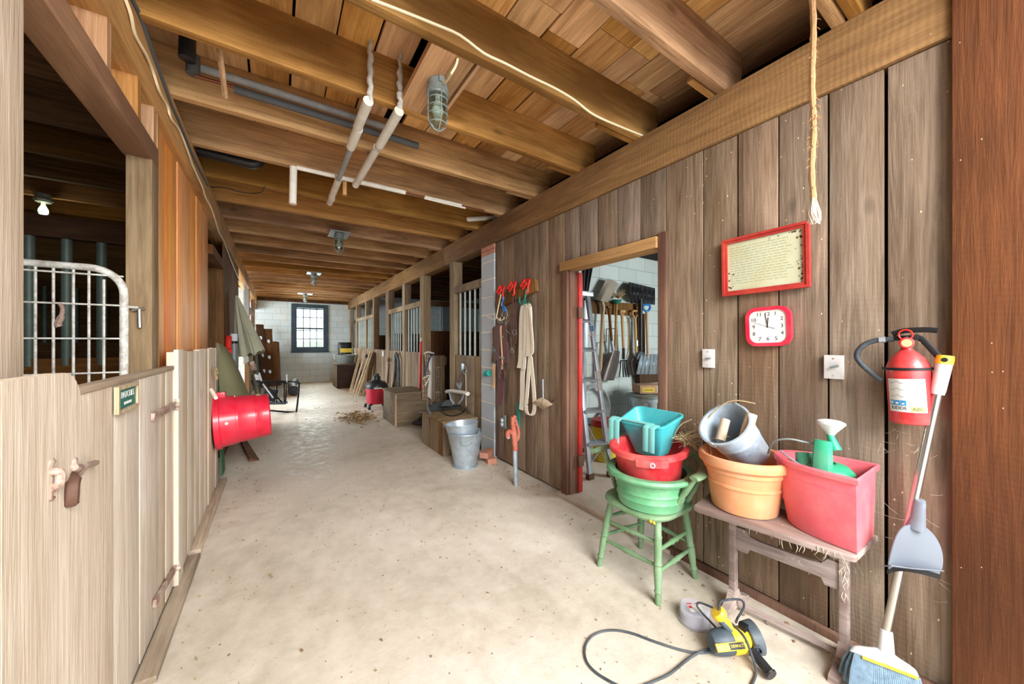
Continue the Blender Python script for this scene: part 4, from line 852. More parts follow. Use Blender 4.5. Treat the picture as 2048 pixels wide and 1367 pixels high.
# ---- pink flat-backed bucket with the watering can
def dshape(k, z, lip=0):
    x0, x1, yb, yf = 1.757, 2.022, .392, .685; xm = (x0 + x1) / 2; out = []
    for i in range(25):
        a = PI * i / 24; x = math.cos(a); y = math.sin(a); out.append((xm + x * ((x1 - x0) / 2 + lip) * k, yb + .0 - lip * .6 + (y ** .8) * ((yf - yb) + lip) * k + (1 - k) * .012, z))
    for f in (.25, .5, .75): out.append((xm - ((x1 - x0) / 2 + lip) * k * (1 - 2 * f), yb - lip * .6 + (1 - k) * .012, z))
    return out
ZB = ZT + .002; t = thing('flat_back_bucket', 'faded pink flat-backed bucket on the bench with a green watering can', 'bucket', (1.885, .52, ZB))
m = M(); m.loft([dshape(.82, ZB), dshape(.845, ZB + .006), dshape(.9, ZB + .09), dshape(.915, ZB + .094), dshape(.97, ZB + .215), dshape(.98, ZB + .216), dshape(.99, ZB + .255), dshape(1, ZB + .262, .014), dshape(1, ZB + .278, .016), dshape(1, ZB + .285, .008), dshape(.98, ZB + .28), dshape(.83, ZB + .012), dshape(.3, ZB + .012)]); m.build('bucket_wall', 'pink', t)
m = M(); p = G(1625, 934, ZB + .262); m.tube(arc(p, .012, 0, 2 * PI, 14, (.5, -.86, 0), (0, 0, 1))[:-1], .0045, 7, True); m.build('handle_lug', 'pink', t)
m = M(); m.tube(smooth_path([PX(1562, 900, 1.86), PX(1580, 915, 1.82), PX(1600, 928, 1.80), PX(1624, 936, 1.785)], 4), .004, 6); m.build('wire_handle', 'galvd', t)
c = Vector((1.87, .53, ZB + .125)); t = thing('watering_can', 'green plastic watering can with a white rose, standing in the pink bucket', 'watering can', c)
m = M(); m.lathe([(0, 0), (.062, 0), (.078, .02), (.084, .09), (.08, .135), (.06, .158), (.03, .164), (.026, .150), (0, .148)], 32, Matrix.Translation(c) @ Matrix.Translation((.0, -.02, 0)) , sx=1, sy=1.15); m.build('body', 'can', t)
n0 = PX(1643, 958, 1.80); n1 = PX(1646, 880, 1.82); m = M(); m.tube([n0, n0.lerp(n1, .5), n1], [.034, .033, .029], 8, flat=.8); m.build('neck', 'can', t)
f0 = PX(1600, 925, 1.84); m = M(); m.tube([PX(1608, 905, 1.86), PX(1612, 935, 1.84)], [.03, .034], 16); m.build('filler_mouth', 'can', t)
s0 = PX(1672, 900, 1.86); s1 = PX(1661, 872, 1.87); m = M(); m.tube([s0, s1, PX(1661, 862, 1.87)], [.02, .013, .013], 14); m.build('spout', 'can', t)
tp_ = PX(1661, 846, 1.875); bt = PX(1661, 868, 1.87); m = M(); m.lathe([(0, 0), (.013, 0), (.02, .012), (.042, .04), (.046, .045), (.044, .052), (.03, .058), (0, .06)], 26, along(bt, bt + Vector((.02, -.03, 1)))); m.build('rose', 'white', t)

# ---- right-angle sander/grinder with its cord, and the clear disc box
t = thing('angle_grinder', 'yellow and black angle grinder lying on the floor before the bench', 'power tool', (1.63, .74, 0))
b0 = G(1433, 1283, .055); b1 = G(1482, 1290, .055); b2 = G(1502, 1276, .06); D = (b2 - b0).normalized(); U = Vector((0, 0, 1)); S_ = D.cross(U).normalized()
def ell(p, a, b, n=16): return [p + S_ * (a * math.cos(2 * PI * i / n)) + U * (b * math.sin(2 * PI * i / n)) for i in range(n)]
e0 = b0 - D * .0
m = M(); m.loft([ell(e0 - D * .03, .018, .018), ell(e0 - D * .024, .034, .036), ell(e0, .044, .048), ell(e0 + D * .04, .046, .05), ell(e0 + D * .062, .044, .048)]); m.build('motor_housing', 'charcoal', t)
m = M(); m.loft([ell(e0 + D * .058, .045, .049), ell(e0 + D * .075, .046, .05), ell(e0 + D * .12, .043, .05), ell(e0 + D * .135, .032, .036)]); yb = m.build('gear_housing', 'yellow', t)
cv = (Vector((0, 0, EYE)) - e0).normalized(); nn = (cv - D * cv.dot(D)).normalized(); tt = D.cross(nn)
if tt.z > 0: tt = -tt
pl = e0 + nn * .049 + D * .045 + tt * .018; fr_ = frame(D, -tt, D.cross(-tt), pl)
if fr_.to_3x3().col[2].dot(cv) < 0: fr_ = frame(D, -tt, -(D.cross(-tt)), pl)
m = M(); m.box(-.075, .05, -.014, .014, -.012, -.001, fr_, bev=.004); m.build('brand_flash', 'yellow', t)
m = M(); m.box(-.02, .042, -.011, .011, -.003, .0005, fr_); bp = m.build('brand_plate', 'iron', t)
m = M(); m.text('DEWALT', .0135, fr_ @ Matrix.Translation((.011, 0, .001))); m.build('brand_lettering', 'yellow', bp)
m = M(); m.bar(e0 + nn * .046 + D * .10 + tt * .012, e0 + nn * .046 + D * .10 - tt * .022, .003, .004); m.build('vent_slot', 'iron', yb)
g0 = e0 + D * .085 + U * .035; g1 = G(1438, 1226, .16)
gv = (g1 - g0); m = M(); m.tube([g0, g0 + gv * .3, g0 + gv * .75, g0 + gv * .86], [.02, .0165, .017, .02], 12, flat=.85); m.build('trigger_handle', 'yellow', t)
m = M(); gs = -D * .017; m.tube([g0 + gs + gv * .1, g0 + gs + gv * .45, g0 + gs + gv * .8], [.015, .015, .013], 10); m.build('handle_grip', 'charcoal', t)
m = M(); m.lathe([(0, 0), (.026, 0), (.03, .006), (.03, .02), (.024, .028), (0, .028)], 22, along(g0 + gv * .85, g1)); m.build('cord_collar', 'yellow', t)
m = M(); m.tube([g1 - gv.normalized() * .01, g1 + Vector((.0, .0, .03))], [.0085, .0065], 10); m.build('cord_sleeve', 'rubber', t)
lk = g0 + D * .035 + U * .01; m = M(); m.box(-.02, .014, -.014, .014, -.005, .02, Matrix.Translation(lk), bev=.004); m.build('lock_button', 'iron', t)
dc = G(1512, 1272, .062); dn = (D + Vector((.05, -.1, .12))).normalized()
m = M(); m.lathe([(0, 0), (.03, 0), (.034, .012), (.03, .02), (0, .022)], 20, along(dc - dn * .05, dc)); m.build('gear_neck', 'shovel', t)
m = M(); m.lathe([(0, 0), (.044, 0), (.053, .006), (.054, .012), (.036, .016), (0, .016)], 32, along(dc - dn * .012, dc + dn)); m.build('disc_pad', 'rubber', t)
m = M(); m.lathe([(.044, -.03), (.058, -.026), (.062, .012), (.059, .014), (.054, -.02), (.042, -.025)], 32, along(dc - dn * .012, dc + dn), closed=True); m.build('dust_shroud', 'charcoal', t)
sp = G(1516, 1296, .06); m = M(); m.lathe([(.012, 0), (.017, 0), (.017, .03), (.012, .03)], 16, along(dc.lerp(sp, .7), sp), closed=True); m.build('dust_port', 'charcoal', t)
h0, h1 = G(1502, 1298, .05), G(1544, 1350, .026); m = M(); hv = h1 - h0; m.tube([h0, h0 + hv * .06, h0 + hv * .1, h0 + hv * .2, h0 + hv * .8, h0 + hv * .9, h0 + hv * .93, h1], [.012, .013, .019, .0175, .019, .019, .0235, .0215], 16); m.build('side_handle', 'black', t)
cord = [g1 + Vector((0, 0, .03)), G(1445, 1200, .18), G(1480, 1198, .14), G(1488, 1212, .1), G(1475, 1235, .07), G(1472, 1243, .1)]
m = M(); m.tube(smooth_path(cord, 5), .0048, 8)
m.tube(smooth_path([G(u, v, z) for u, v, z in ((1446, 1234, .13), (1470, 1252, .125), (1490, 1275, .12), (1502, 1305, .08), (1512, 1340, .012), (1505, 1365, .006), (1490, 1385, .006), (1440, 1400, .006), (1370, 1392, .006))], 5), .0048, 8)
m.tube(smooth_path([G(u, v, z) for u, v, z in ((1426, 1214, .13), (1400, 1204, .12), (1394, 1209, .1), (1402, 1222, .08), (1432, 1254, .07), (1440, 1268, .08))], 5), .0045, 8)
m.tube(smooth_path([G(u, v, .007) for u, v in ((1440, 1294), (1420, 1302), (1395, 1304), (1360, 1298), (1310, 1282), (1260, 1264), (1220, 1259), (1188, 1268), (1171, 1290), (1172, 1318), (1190, 1342), (1225, 1364), (1260, 1380))] , 5), .0048, 8)
m.tube(smooth_path([G(u, v, .0165 if 1380 < u < 1410 else .008) for u, v in ((1436, 1291), (1412, 1298), (1390, 1308), (1370, 1322), (1340, 1346), (1310, 1360), (1280, 1372), (1260, 1380))], 5), .0048, 8)
m.build('power_cord', 'rubber', t)
c = G(1393, 1243, .0); t = thing('disc_box', 'dusty clear plastic box of sanding discs beside the grinder', 'plastic box', c); T = Matrix.Translation(c + Vector((0, .01, 0)))
m = M(); m.lathe([(0, 0), (.07, 0), (.074, .004), (.072, .012), (.066, .014), (.064, .06), (.058, .066), (0, .067)], 40, T); m.build('clear_cover', plain('dusty_clear', (212, 208, 218), .35, alpha=.42, dirt=(196, 184, 190), dirt_amt=.6), t)
m = M(); m.lathe([(0, .004), (.06, .004), (.06, .042), (0, .043)], 36, T); m.build('disc_stack', plain('disc_paper', (198, 204, 214), .85), t)
cv = math.atan2(-c.x, c.y) ; TL = T @ Matrix.Rotation(-.6, 4, 'Z')
m = M(); m.box(-.03, .03, -.034, .012, .0672, .0678, TL); m.build('card_label', 'label', t)
m = M(); m.box(-.028, -.014, -.012, .004, .068, .0684, TL); m.box(-.028, -.006, .014, .02, .068, .0684, TL); m.box(.01, .03, .014, .02, .068, .0684, TL); m.build('label_print', 'redpl', t)
# ================================================================== TACK AND TOOLS ALONG THE RIGHT WALL
WX = 2.055
a, b, c_, d_ = (PX(u, v, 2.04) for u, v in ((995, 596), (1076, 556), (1076, 582), (1000, 617)))
t = thing('tack_board', 'dark plank with three red tack hooks on the board wall', 'tack rack', Vector((2.05, 3.0, 1.74)))
m = M(); y0, y1 = 3.37, 2.66; z0, z1 = (a.z + d_.z) / 2, (b.z + c_.z) / 2; m.bar((2.036, y0, z0), (2.036, y1, z1), .042, .115, 0, bev=.003); m.build('plank', 'brown', t)
for u, v in ((1003, 580), (1025, 573), (1052, 568)):
    p = PX(u, v, 2.012); m = M(); X = lambda y, z, o=0: p + Vector((-o, -y, z))
    m.tube(smooth_path([X(-.055, -.01), X(-.05, .035), X(-.01, .05, .01), X(.0, .02, .03), X(-.055, -.012, .03)], 4), .009, 7); m.tube([X(-.06, -.015, .01), X(.055, .0, .01)], .012, 7)
    m.tube(smooth_path([X(.0, .035), X(.05, .045), X(.07, .02, .01), X(.05, -.03, .012), X(.05, -.075, .012), X(.035, -.09, .02)], 4), .009, 7); m.tube(smooth_path([X(.01, .03, .01), X(.03, .01, .02), X(.0, -.03, .02), X(-.02, -.045, .03)], 4), .007, 6); m.build('hook', 'hookred', t)
K = lambda x, y, o=0: PX(980 + x / 7.593, 540 + y / 7.593, 2.02 - o)
K2 = lambda x, y, o=0: PX(980 + x / 4.886, 700 + y / 4.886, 2.03 - o)
t = thing('harness_hook', 'pale four-pronged harness hook hanging from the leftmost red hook', 'hook', K(150, 600, .02))
m = M(); m.tube([K(168, 360, .02), K(90, 735, .02)], .006, 7)
for pts in ([(90, 735), (40, 738), (5, 720), (-60, 690)], [(95, 690), (115, 730), (160, 755), (205, 740), (215, 705)], [(95, 700), (130, 745), (160, 765), (150, 720)]): m.tube(smooth_path([K(x, y, .03) for x, y in pts], 4), .005, 6)
m.build('prongs', 'cable', t)
m = M(); m.tube(smooth_path([K(190, 365, .01), K(205, 420, .02), K(180, 500, .02), K(185, 550, .02), K(215, 545, .02), K(235, 600, .02), K(215, 625, .02), K(200, 560, .02)], 4), .009, 7); tag(m.build('snap_clip', 'bluehook'), 'blue snap clips hanging from the leftmost red tack hook', 'clip')
t = thing('leather_harness', 'bundle of brown and purple harness straps hanging on the board wall', 'harness', Vector((2.03, 3.3, 1.0)))
def strap(pts, w, mt, nm, f=K, th=.006, off=.02):
    P_ = [f(x, y, off) for x, y in pts]; P_ = smooth_path(P_, 3); m = M(); m.sheet(lambda a, b: P_[min(int(round(a * (len(P_) - 1))), len(P_) - 1)] + Vector((-.004 * math.sin(a * 7), (.5 - b) * w, 0)), len(P_) - 1, 1, th); return m.build(nm, mt, t)
strap([(95, 840), (90, 1100), (75, 1367)], .07, 'leather', 'strap'); strap([(62, 860), (60, 1100), (40, 1400)], .05, 'brown', 'strap', off=.006)
strap([(205, 825), (215, 1000), (225, 1300), (230, 1400)], .10, 'leatherp', 'strap', off=.03); strap([(130, 825), (135, 1000), (120, 1367)], .06, 'leatherp', 'strap', off=.026)
strap([(105, 0), (105, 200), (100, 400), (92, 530)], .125, 'leatherp', 'wide_strap', K2, .007, .024)
strap([(165, 840), (168, 1000), (180, 1367), (185, 1500)], .02, 'tanstrap', 'tan_lace', off=.042); strap([(42, 130), (38, 250), (33, 370)], .05, 'tanstrap', 'tan_strap', K2, .005, .02)
strap([(30, -60), (35, 60), (30, 140)], .035, 'black', 'strap', K2, .005, .012)
m = M()
for k in range(3): m.tube(smooth_path([K2(115, 120, .05), K2(95 + 6 * k, 180, .05), K2(85 + 5 * k, 260, .05), K2(110 + 6 * k, 292, .052), K2(140, 290 - 8 * k, .05), K2(148 - 4 * k, 230, .05), K2(125, 150, .05), K2(115, 120, .05)], 4), .004, 5)
m.tube(smooth_path([K2(170, -80, .03), K2(185, 40, .03), K2(178, 160, .03), K2(150, 240, .04)], 4), .005, 5); m.build('looped_cord', 'leather', t)
m = M()
for pts in ([(140, 740), (120, 780), (150, 800), (185, 790), (175, 750)], [(225, 780), (245, 800), (235, 830)], [(190, 640), (180, 690), (220, 710)], [(250, 600), (265, 680), (240, 740)], [(270, 770), (240, 800), (245, 900), (300, 960)]): m.tube(smooth_path([K(x, y, .03) for x, y in pts], 4), .0045, 6)
for x, y in ((190, 1010), (200, 1330), (330, 1190), (150, 1320), (70, 1210)): m.tube(arc(K(x, y, .045), .012, 0, 2 * PI, 12, (0, 1, 0))[:-1], .003, 5, True)
m.build('buckles', 'zinc', t)
t = thing('bridle', 'thin brown bridle hanging between the purple harness and the white webbing', 'bridle', K(360, 900))
for pts, w in (([(345, 360), (350, 600), (345, 800), (355, 1050), (380, 1100)], .03), ([(330, 650), (325, 850), (310, 1050), (330, 1220)], .022), ([(390, 400), (385, 700), (400, 950), (380, 1110)], .02)): strap(pts, w, 'leather', 'strap', off=.016)
m = M(); m.tube(arc(K(370, 940, .03), .03, 0, 2 * PI, 16, (0, 1, 0))[:-1], .003, 5, True); m.tube(arc(K(335, 1210, .03), .028, PI, 2 * PI, 12, (0, 1, 0)), .003, 5); m.build('bit_ring', 'zinc', t)
m = M(); m.tube(smooth_path([K(555, 285, .03), K(535, 400, .03), K(510, 500, .03), K(480, 512, .03), K(450, 470, .03), K(455, 400, .03)], 4), .009, 7); m.tube(smooth_path([K(535, 440, .03), K(560, 550, .035), K(590, 470, .04)], 4), .006, 6); tag(m.build('hanging_hook', 'greenhook'), 'green double hook under the rightmost red tack hook', 'hook')
t = thing('webbing_lead', 'long white webbing lead looped over the green hook', 'lead', K(560, 900, .03))
for pts, w, o in (([(545, 505), (505, 560), (480, 800), (470, 1100), (460, 1367), (445, 1480)], .075, .02), ([(560, 510), (545, 700), (530, 1000), (520, 1367), (515, 1500)], .05, .03), ([(570, 505), (600, 580), (600, 850), (590, 1150), (590, 1300)], .08, .036), ([(600, 560), (630, 800), (650, 1100), (640, 1250), (600, 1290), (560, 1300)], .03, .045)): strap(pts, w, 'lead', 'loop', off=o)
for pts, w, o in (([(320, 0), (310, 90), (325, 170)], .085, .03), ([(300, 60), (296, 165)], .05, .02), ([(325, 170), (315, 350), (308, 580)], .07, .022), ([(395, 0), (380, 200), (365, 430), (355, 560), (370, 620), (400, 632), (425, 600), (432, 500), (420, 300), (400, 60)], .05, .03)): strap(pts, w, 'lead', 'loop', K2, off=o)
t = thing('hanging_wooden_scraper', 'curved ribbed wooden piece on a metal strap, right of the white webbing', 'tool', K2(510, 500))
m = M(); m.sheet(lambda a, b: K2(410 + a * 110 + b * 90, 515 + a * 62 - (a * .0) - b * 62 + 10 * b * b - 26 * math.sin(a * PI) * .3, .03 + .03 * math.sin(b * PI)), 10, 8, .008); m.build('slatted_plate', 'lumber', t)
m = M(); m.bar(K2(512, 280, .006), K2(515, 470, .01), .04, .006, PI / 2); m.build('metal_strap', 'alu', t)
for pts in ([(410, 510), (370, 530), (352, 548)], [(405, 505), (385, 485), (365, 470)], [(600, 505), (620, 490), (636, 468)]): m = M(); m.tube([K2(x, y, .03) for x, y in pts], [.008, .007, .002], 6); m.build('leather_tie', 'rustd', t)
t = thing('round_knob_plate', 'two round pale knobs, one above the other, on the board wall above the hydrant', 'fitting', K2(140, 700))
m = M(); m.box(-.02, .02, -.07, .07, 0, .012, on_right(K2(148, 695))); m.build('plate', 'zinc', t)
for y in (682, 722): p = K2(130, y); m = M(); m.lathe([(0, 0), (.024, 0), (.03, .012), (.026, .026), (.012, .032), (0, .032)], 20, along(p, p + Vector((-1, .3, 0)))); m.build('knob', 'galv', t)
m = M(); m.bar(K2(277, 510), K2(280, 760), .02, .035); tag(m.build('green_strip', 'greenhook'), 'narrow green strip on the wall behind the hydrant', 'strip')
# yard hydrant
hb_ = G(1032, 970, 0); P_ = lambda x, y: PY(980 + x / 4.886, 700 + y / 4.886, hb_.y)
t = thing('yard_hydrant', 'faded red yard hydrant on a grey standpipe in the floor', 'hydrant', hb_)
m = M(); m.tube([hb_, P_(244, 960)], .021, 16); m.build('standpipe', 'galv', t)
m = M(); m.tube([P_(246, 975), P_(245, 910)], .0245, 16); m.build('red_collar', 'hydrant', t)
m = M(); m.tube([P_(243, 915), P_(238, 840), P_(232, 780), P_(222, 700), P_(228, 650)], [.026, .028, .026, .019, .024], 14); m.tube(smooth_path([P_(230, 820), P_(195, 790), P_(175, 800), P_(175, 845)], 4), [.018] * 8 + [.021] * 5, 12); m.ball(P_(240, 655) , .022, 1, .8, 1); m.build('head_casting', 'hydrant', t)
m = M(); m.tube(smooth_path([P_(240, 655), P_(258, 700), P_(275, 760), P_(282, 820), P_(270, 870), P_(258, 880)], 4), .010, 8, flat=1.3); m.tube([P_(226, 720), P_(262, 730)], .008, 8); m.build('lever', 'hydrant', t)
m = M(); m.tube([P_(178, 835), P_(180, 858)], .017, 12); m.build('spout_nozzle', 'galv', t)
m = M(); c = G(978, 912, 0); 
for i, (dx, dy, z, rz) in enumerate(((0, 0, 0, .15), (-.02, .02, .061, -.5))):
    m = M(); m.box(-.1, .1, -.048, .048, 0, .058, Matrix.Translation((1.95 + dx, 3.43 + dy - .03, z)) @ Matrix.Rotation(1.2 + rz, 4, 'Z'), bev=.003); tag(m.build('loose_brick', 'brick'), ('loose red brick lying on the floor at the foot of the block pier', 'loose red brick resting on another brick by the block pier')[i], 'brick')
p = PX(974, 746, 2.03); m = M(); m.lathe([(0, -.055), (.02, -.05), (.032, -.02), (.03, .02), (.036, .05), (.02, .06), (0, .055)], 12, along(p, p + Vector((.1, -1, .15)))); tag(m.build('teal_rag', 'tealcloth'), 'crumpled teal rag sticking out beside the block pier', 'cloth')

# ---- wooden crate and the things on it
CX0, CX1, CY0, CY1, CZ = 1.585, 2.03, 3.83, 4.53, .40
t = thing('wooden_crate', 'weathered wooden crate with a metal net on top, behind the galvanised buckets', 'crate', (1.8, 4.18, 0))
m = M(); y = CY0
while y < CY1 - .02: b = min(y + R.uniform(.14, .2), CY1); m.box(CX0, CX0 + .02, y, b - .003, .005, CZ - .02); y = b
m.box(CX1 - .02, CX1, CY0, CY1, .005, CZ - .02); m.box(CX0 + .02, CX1 - .02, CY1 - .02, CY1, .005, CZ - .02); m.build('long_side', 'crate', t)
m = M(); m.box(CX0 + .001, CX1 - .02, CY0 - .004, CY0 + .018, .005, CZ - .022, bev=.003); m.build('end_board', 'rust' if 0 else 'crate', t)
m = M(); m.box(CX0 - .008, CX1, CY0 - .012, CY1 + .005, CZ - .02, CZ, bev=.004); m.build('lid', 'crate', t)
def N_(x, y, z): return G(820 + x / 4.883, 680 + y / 4.883, z)
t = thing('folded_net', 'crumpled dark mesh net in a metal frame lying on the crate', 'net', (1.8, 4.2, CZ))
m = M()
def netf(a, b): 
    p = N_(200, 690, CZ + .02).lerp(N_(570, 650, CZ + .03), a); q = N_(240, 640, CZ + .02).lerp(N_(560, 640, CZ + .02), a); r_ = p.lerp(q, b); r_.z = CZ + .012 + .07 * math.sin(PI * b) * (.5 + .5 * math.sin(a * 6 + 1)) + .03 * noise.noise((a * 5, b * 4, 1)) + .02; return r_
m.sheet(netf, 18, 8, .003); m.build('mesh_fabric', 'mesh', t)
m = M(); m.sheet(lambda a, b: PY(820 + (300 + 110 * a + 10 * b) / 4.883, 680 + (640 - 62 * math.sin(a * PI * .8) * (1 - b)) / 4.883, 4.25), 8, 3, .003); m.build('mesh_flap', 'mesh', t)
m = M(); m.tube(smooth_path([N_(200, 640, CZ + .06), N_(380, 636, CZ + .06), N_(590, 632, CZ + .06)], 3), .011, 8); m.tube(smooth_path([N_(320, 660, CZ + .05), N_(325, 700, CZ + .02), N_(370, 730, CZ + .01), N_(440, 730, CZ + .01), N_(520, 700, CZ + .02), N_(550, 650, CZ + .05)], 4), .007, 6); m.build('net_frame', 'iron', t)
m = M(); m.tube([N_(590, 635, CZ + .06), N_(605, 640, CZ + .055), N_(605, 690, CZ + .02)], .02, 10); m.tube([N_(180, 630, CZ + .06), N_(195, 705, CZ + .015)], .018, 10); m.build('foot_clamp', 'charcoal', t)
# dark scrap between chest and crate
m = M(); p = G(836, 843, .02); m.lathe([(0, 0), (.1, 0), (.13, .02), (.09, .05), (0, .06)], 12, Matrix.Translation(p + Vector((.0, .0, -.02))), sx=1, sy=1.6); m.tube([p + Vector((0, 0, .03)), G(846, 830, .16), Vector((1.62, 4.7, .36))], .015, 8); tag(m.build('rubber_boot_scraper', 'rubber'), 'dark rubber piece lying between the chest and the crate', 'rubber piece')

# ---- girth and straps hung on the sliding stall front
F_ = lambda x, y, o=.02: PX(820 + x / 4.883, 680 + y / 4.883, 2.06 - o)
t = thing('hung_girth', 'white fleece girth bar with dark straps hung on the stall front above the crate', 'tack', F_(500, 450))
m = M(); m.box(-.035, .035, -.05, .05, 0, .012, on_right(F_(520, 262, .0)), bev=.003); m.build('mount_plate', 'galv', t)
m = M(); m.tube(smooth_path([F_(535, 245), F_(550, 290, .05), F_(535, 330, .06), F_(520, 300, .05)], 4), .008, 6); m.build('bracket_hook', 'zinc', t)
for pts, w in (([(525, 280), (490, 350), (455, 430), (420, 525)], .035), ([(535, 290), (510, 370), (480, 440), (440, 500)], .03)): strap(pts, w, 'leather', 'strap', F_, .006, .05)
m = M()
for x, y in ((465, 425), (495, 425), (490, 455), (475, 445)): m.tube(arc(F_(x, y, .065), .02, 0, 2 * PI, 12, (0, 1, 0))[:-1], .004, 5, True)
m.build('buckles', 'galv', t)
m = M(); m.tube(smooth_path([F_(362, 500, .09), F_(400, 492, .09), F_(470, 500, .09), F_(540, 512, .09), F_(566, 522, .09)], 4), [.03, .034] + [.03] * 13 + [.034, .028], 10, flat=.8); m.build('fleece_bar', 'fleece', t)
m = M(); m.tube(smooth_path([F_(385, 510, .09), F_(400, 570, .09), F_(430, 618, .09)], 4), .011, 7); m.tube(smooth_path([F_(530, 520, .09), F_(510, 575, .09), F_(475, 618, .09)], 4), .011, 7); m.build('curved_arm', 'galv', t)
m = M(); m.tube([F_(545, 320, .012), F_(548, 640, .012)], .005, 5); tag(m.build('hung_string', 'cable'), 'pale cord hanging on the stall front beside the girth', 'cord')

# ---- galvanised buckets
bc = Vector((1.672, 3.43, 0)); t = thing('galvanised_bucket', 'galvanised bucket on the floor holding another bucket', 'bucket', bc)
m = M(); m.lathe([(0, 0), (.135, 0), (.138, .012), (.116, .02), (.118, .03), (.168, .27), (.17, .275), (.186, .355), (.191, .36), (.19, .366), (.181, .366), (.112, .03), (0, .03)], 44, Matrix.Translation(bc)); m.build('bucket_wall', 'galv', t)
aq = math.atan2(-bc.y, -bc.x) + .1; m = M(); q_ = .181; Y_ = lambda a, z, o=0: bc + Vector(((q_ + o) * math.cos(aq + a), (q_ + o) * math.sin(aq + a), z)); m.tube(smooth_path([Y_(-.35, .31, .006), Y_(-.35, .27), Y_(-.2, .265, .004), Y_(.05, .265, .006), Y_(.2, .275, .006), Y_(.28, .3, .006)], 4), .004, 6); m.build('wire_bail', 'zinc', t)
b2 = bc + Vector((-.005, .01, .125)); t = thing('galvanised_bucket', 'galvanised bucket stacked inside the lower bucket, with an open round mouth', 'bucket', b2); T = Matrix.Translation(b2) @ Matrix.Rotation(math.radians(-4), 4, 'Y') @ Matrix.Rotation(math.radians(-4), 4, 'X')
m = M(); m.lathe([(0, 0), (.1, 0), (.104, .008), (.122, .1), (.155, .22), (.172, .315), (.178, .32), (.178, .328), (.169, .328), (.1, .014), (0, .014)], 44, T); m.build('bucket_wall', 'galv', t)
m = M(); m.lathe([(0, .2), (.14, .2), (.142, .215), (.125, .21), (0, .205)], 32, T); m.build('inner_dish', 'galvd', t)
m = M(); m.tube(smooth_path([bc + Vector((.05, -.19, .36)), bc + Vector((.07, -.19, .395)), bc + Vector((.1, -.165, .37)), bc + Vector((.17, -.1, .41)), bc + Vector((.18, -.06, .39))], 4), .004, 6); m.build('wire_bail', 'zinc', t)

# ---- open half door with plaid blanket and strap
t = thing('open_half_door', 'board half door standing open into the right stall, with the plaid blanket on it', 'stall door', (2.1, 5.75, .05))
HD = lambda u, v: PY(u, v, 5.62)
xa, xb = PY(850, 700, 5.62).x, PY(889, 700, 5.62).x
m = M(); n = 4; z1 = PY(870, 710, 5.62).z
for i in range(n): xx = xa + (xb - xa) * i / n; m.box(xx, xx + (xb - xa) / n - .004, 5.6, 5.625, .06, z1, bev=.002)
m.build('door_boards', 'stall', t)
for v in (736, 785): m = M(); p0, p1, p2 = HD(870, v), HD(880, v), HD(876, v + 14); o = Vector((0, -.03, 0)); m.tube(smooth_path([p0 + o, HD(875, v - 3) + o, p1 + o], 3), .010, 6); m.tube(smooth_path([HD(875, v) + o, p2 + o * 1.6, HD(873, v + 16) + o], 3), .009, 6); m.build('latch', 'rust', t)
m = M(); m.box(xb - .004, xb + .03, 5.6, 5.625, HD(889, 725).z - .03, HD(889, 712).z); m.box(xb - .004, xb + .03, 5.6, 5.625, HD(889, 800).z, HD(889, 778).z); m.build('edge_block', 'stall', t)
t = thing('plaid_blanket', 'folded plaid horse blanket with a navy strap hung on the open half door', 'blanket', (1.95, 5.57, .6))
def bl(a, b): p = PY(846 + 10 * a + 4 * (1 - b) + 2 * math.sin(b * 5), 706 + 92 * b, 5.56 - .03 * math.sin(a * PI) - .02 * math.sin(b * 9 + a * 4)); return p
m = M(); m.sheet(bl, 8, 20, .03); m.build('plaid_cloth', 'plaid', t)
m = M(); m.sheet(lambda a, b: PY(857 + 6 * a - 1 * b, 708 + 84 * b + 6 * a, 5.55 - .02 * math.sin(a * PI)), 5, 14, .02); m.build('pale_lining', 'fleece', t)
m = M(); P_ = smooth_path([PY(u, v, 5.49) for u, v in ((865, 706), (859, 718), (853, 735), (850, 752))], 4); m.tube(P_, .02, 8, flat=.4); m.build('navy_strap', 'blue_strap', t)
m = M(); m.tube(smooth_path([PY(u, v, 5.5) for u, v in ((846, 756), (852, 752), (860, 750), (856, 760), (850, 770))], 4), .012, 6); m.build('binding_tape', 'fleece', t)
m = M(); m.tube(smooth_path([PY(u, v, 5.5) for u, v in ((848, 706), (856, 703), (868, 706))], 4), .013, 6); m.build('binding_tape', 'fleece', t)
t = thing('red_pry_bar', 'long red metal bar standing against the stall post', 'bar', G(843, 806, 0)); m = M(); p0 = Vector((2.03, 5.93, .0)); p1 = PX(842, 682, 2.045); m.bar(p0, p1, .04, .02, 0, bev=.003); m.build('red_shaft', 'hookred', t)
m = M(); m.tube(arc(p1 + Vector((0, 0, .03)), .028, 0, 2 * PI, 14, (0, 1, 0))[:-1], .006, 6, True); m.build('hanging_ring', 'cable', t)

# ---- chest, vacuum, lumber
c0 = G(789, 853, 0); CH = (1.53, 2.03, 5.58, 6.33, .52)
t = thing('wooden_chest', 'grey-brown plywood chest on the floor between vacuum and crate', 'chest', (1.78, 5.95, 0))
m = M(); m.box(CH[0], CH[1], CH[2], CH[3], .005, CH[4] - .02, bev=.003); m.build('box', 'plyx', t)
m = M(); m.box(CH[0] - .02, CH[1], CH[2] - .02, CH[3] + .02, CH[4] - .02, CH[4], bev=.003); m.build('lid', 'plyx', t)
m = M(); m.box(CH[0], CH[0] + .006, CH[3] - .03, CH[3] + .0, .01, .5); m.box(CH[0] - .004, CH[0] + .02, CH[2] - .004, CH[2] + .02, .01, .5); m.build('corner_strip', 'tan', t)
vc = Vector((1.66, 7.42, 0)); T = Matrix.Translation(vc)
t = thing('shop_vacuum', 'red and black shop vacuum on the floor behind the wooden chest', 'vacuum', vc)
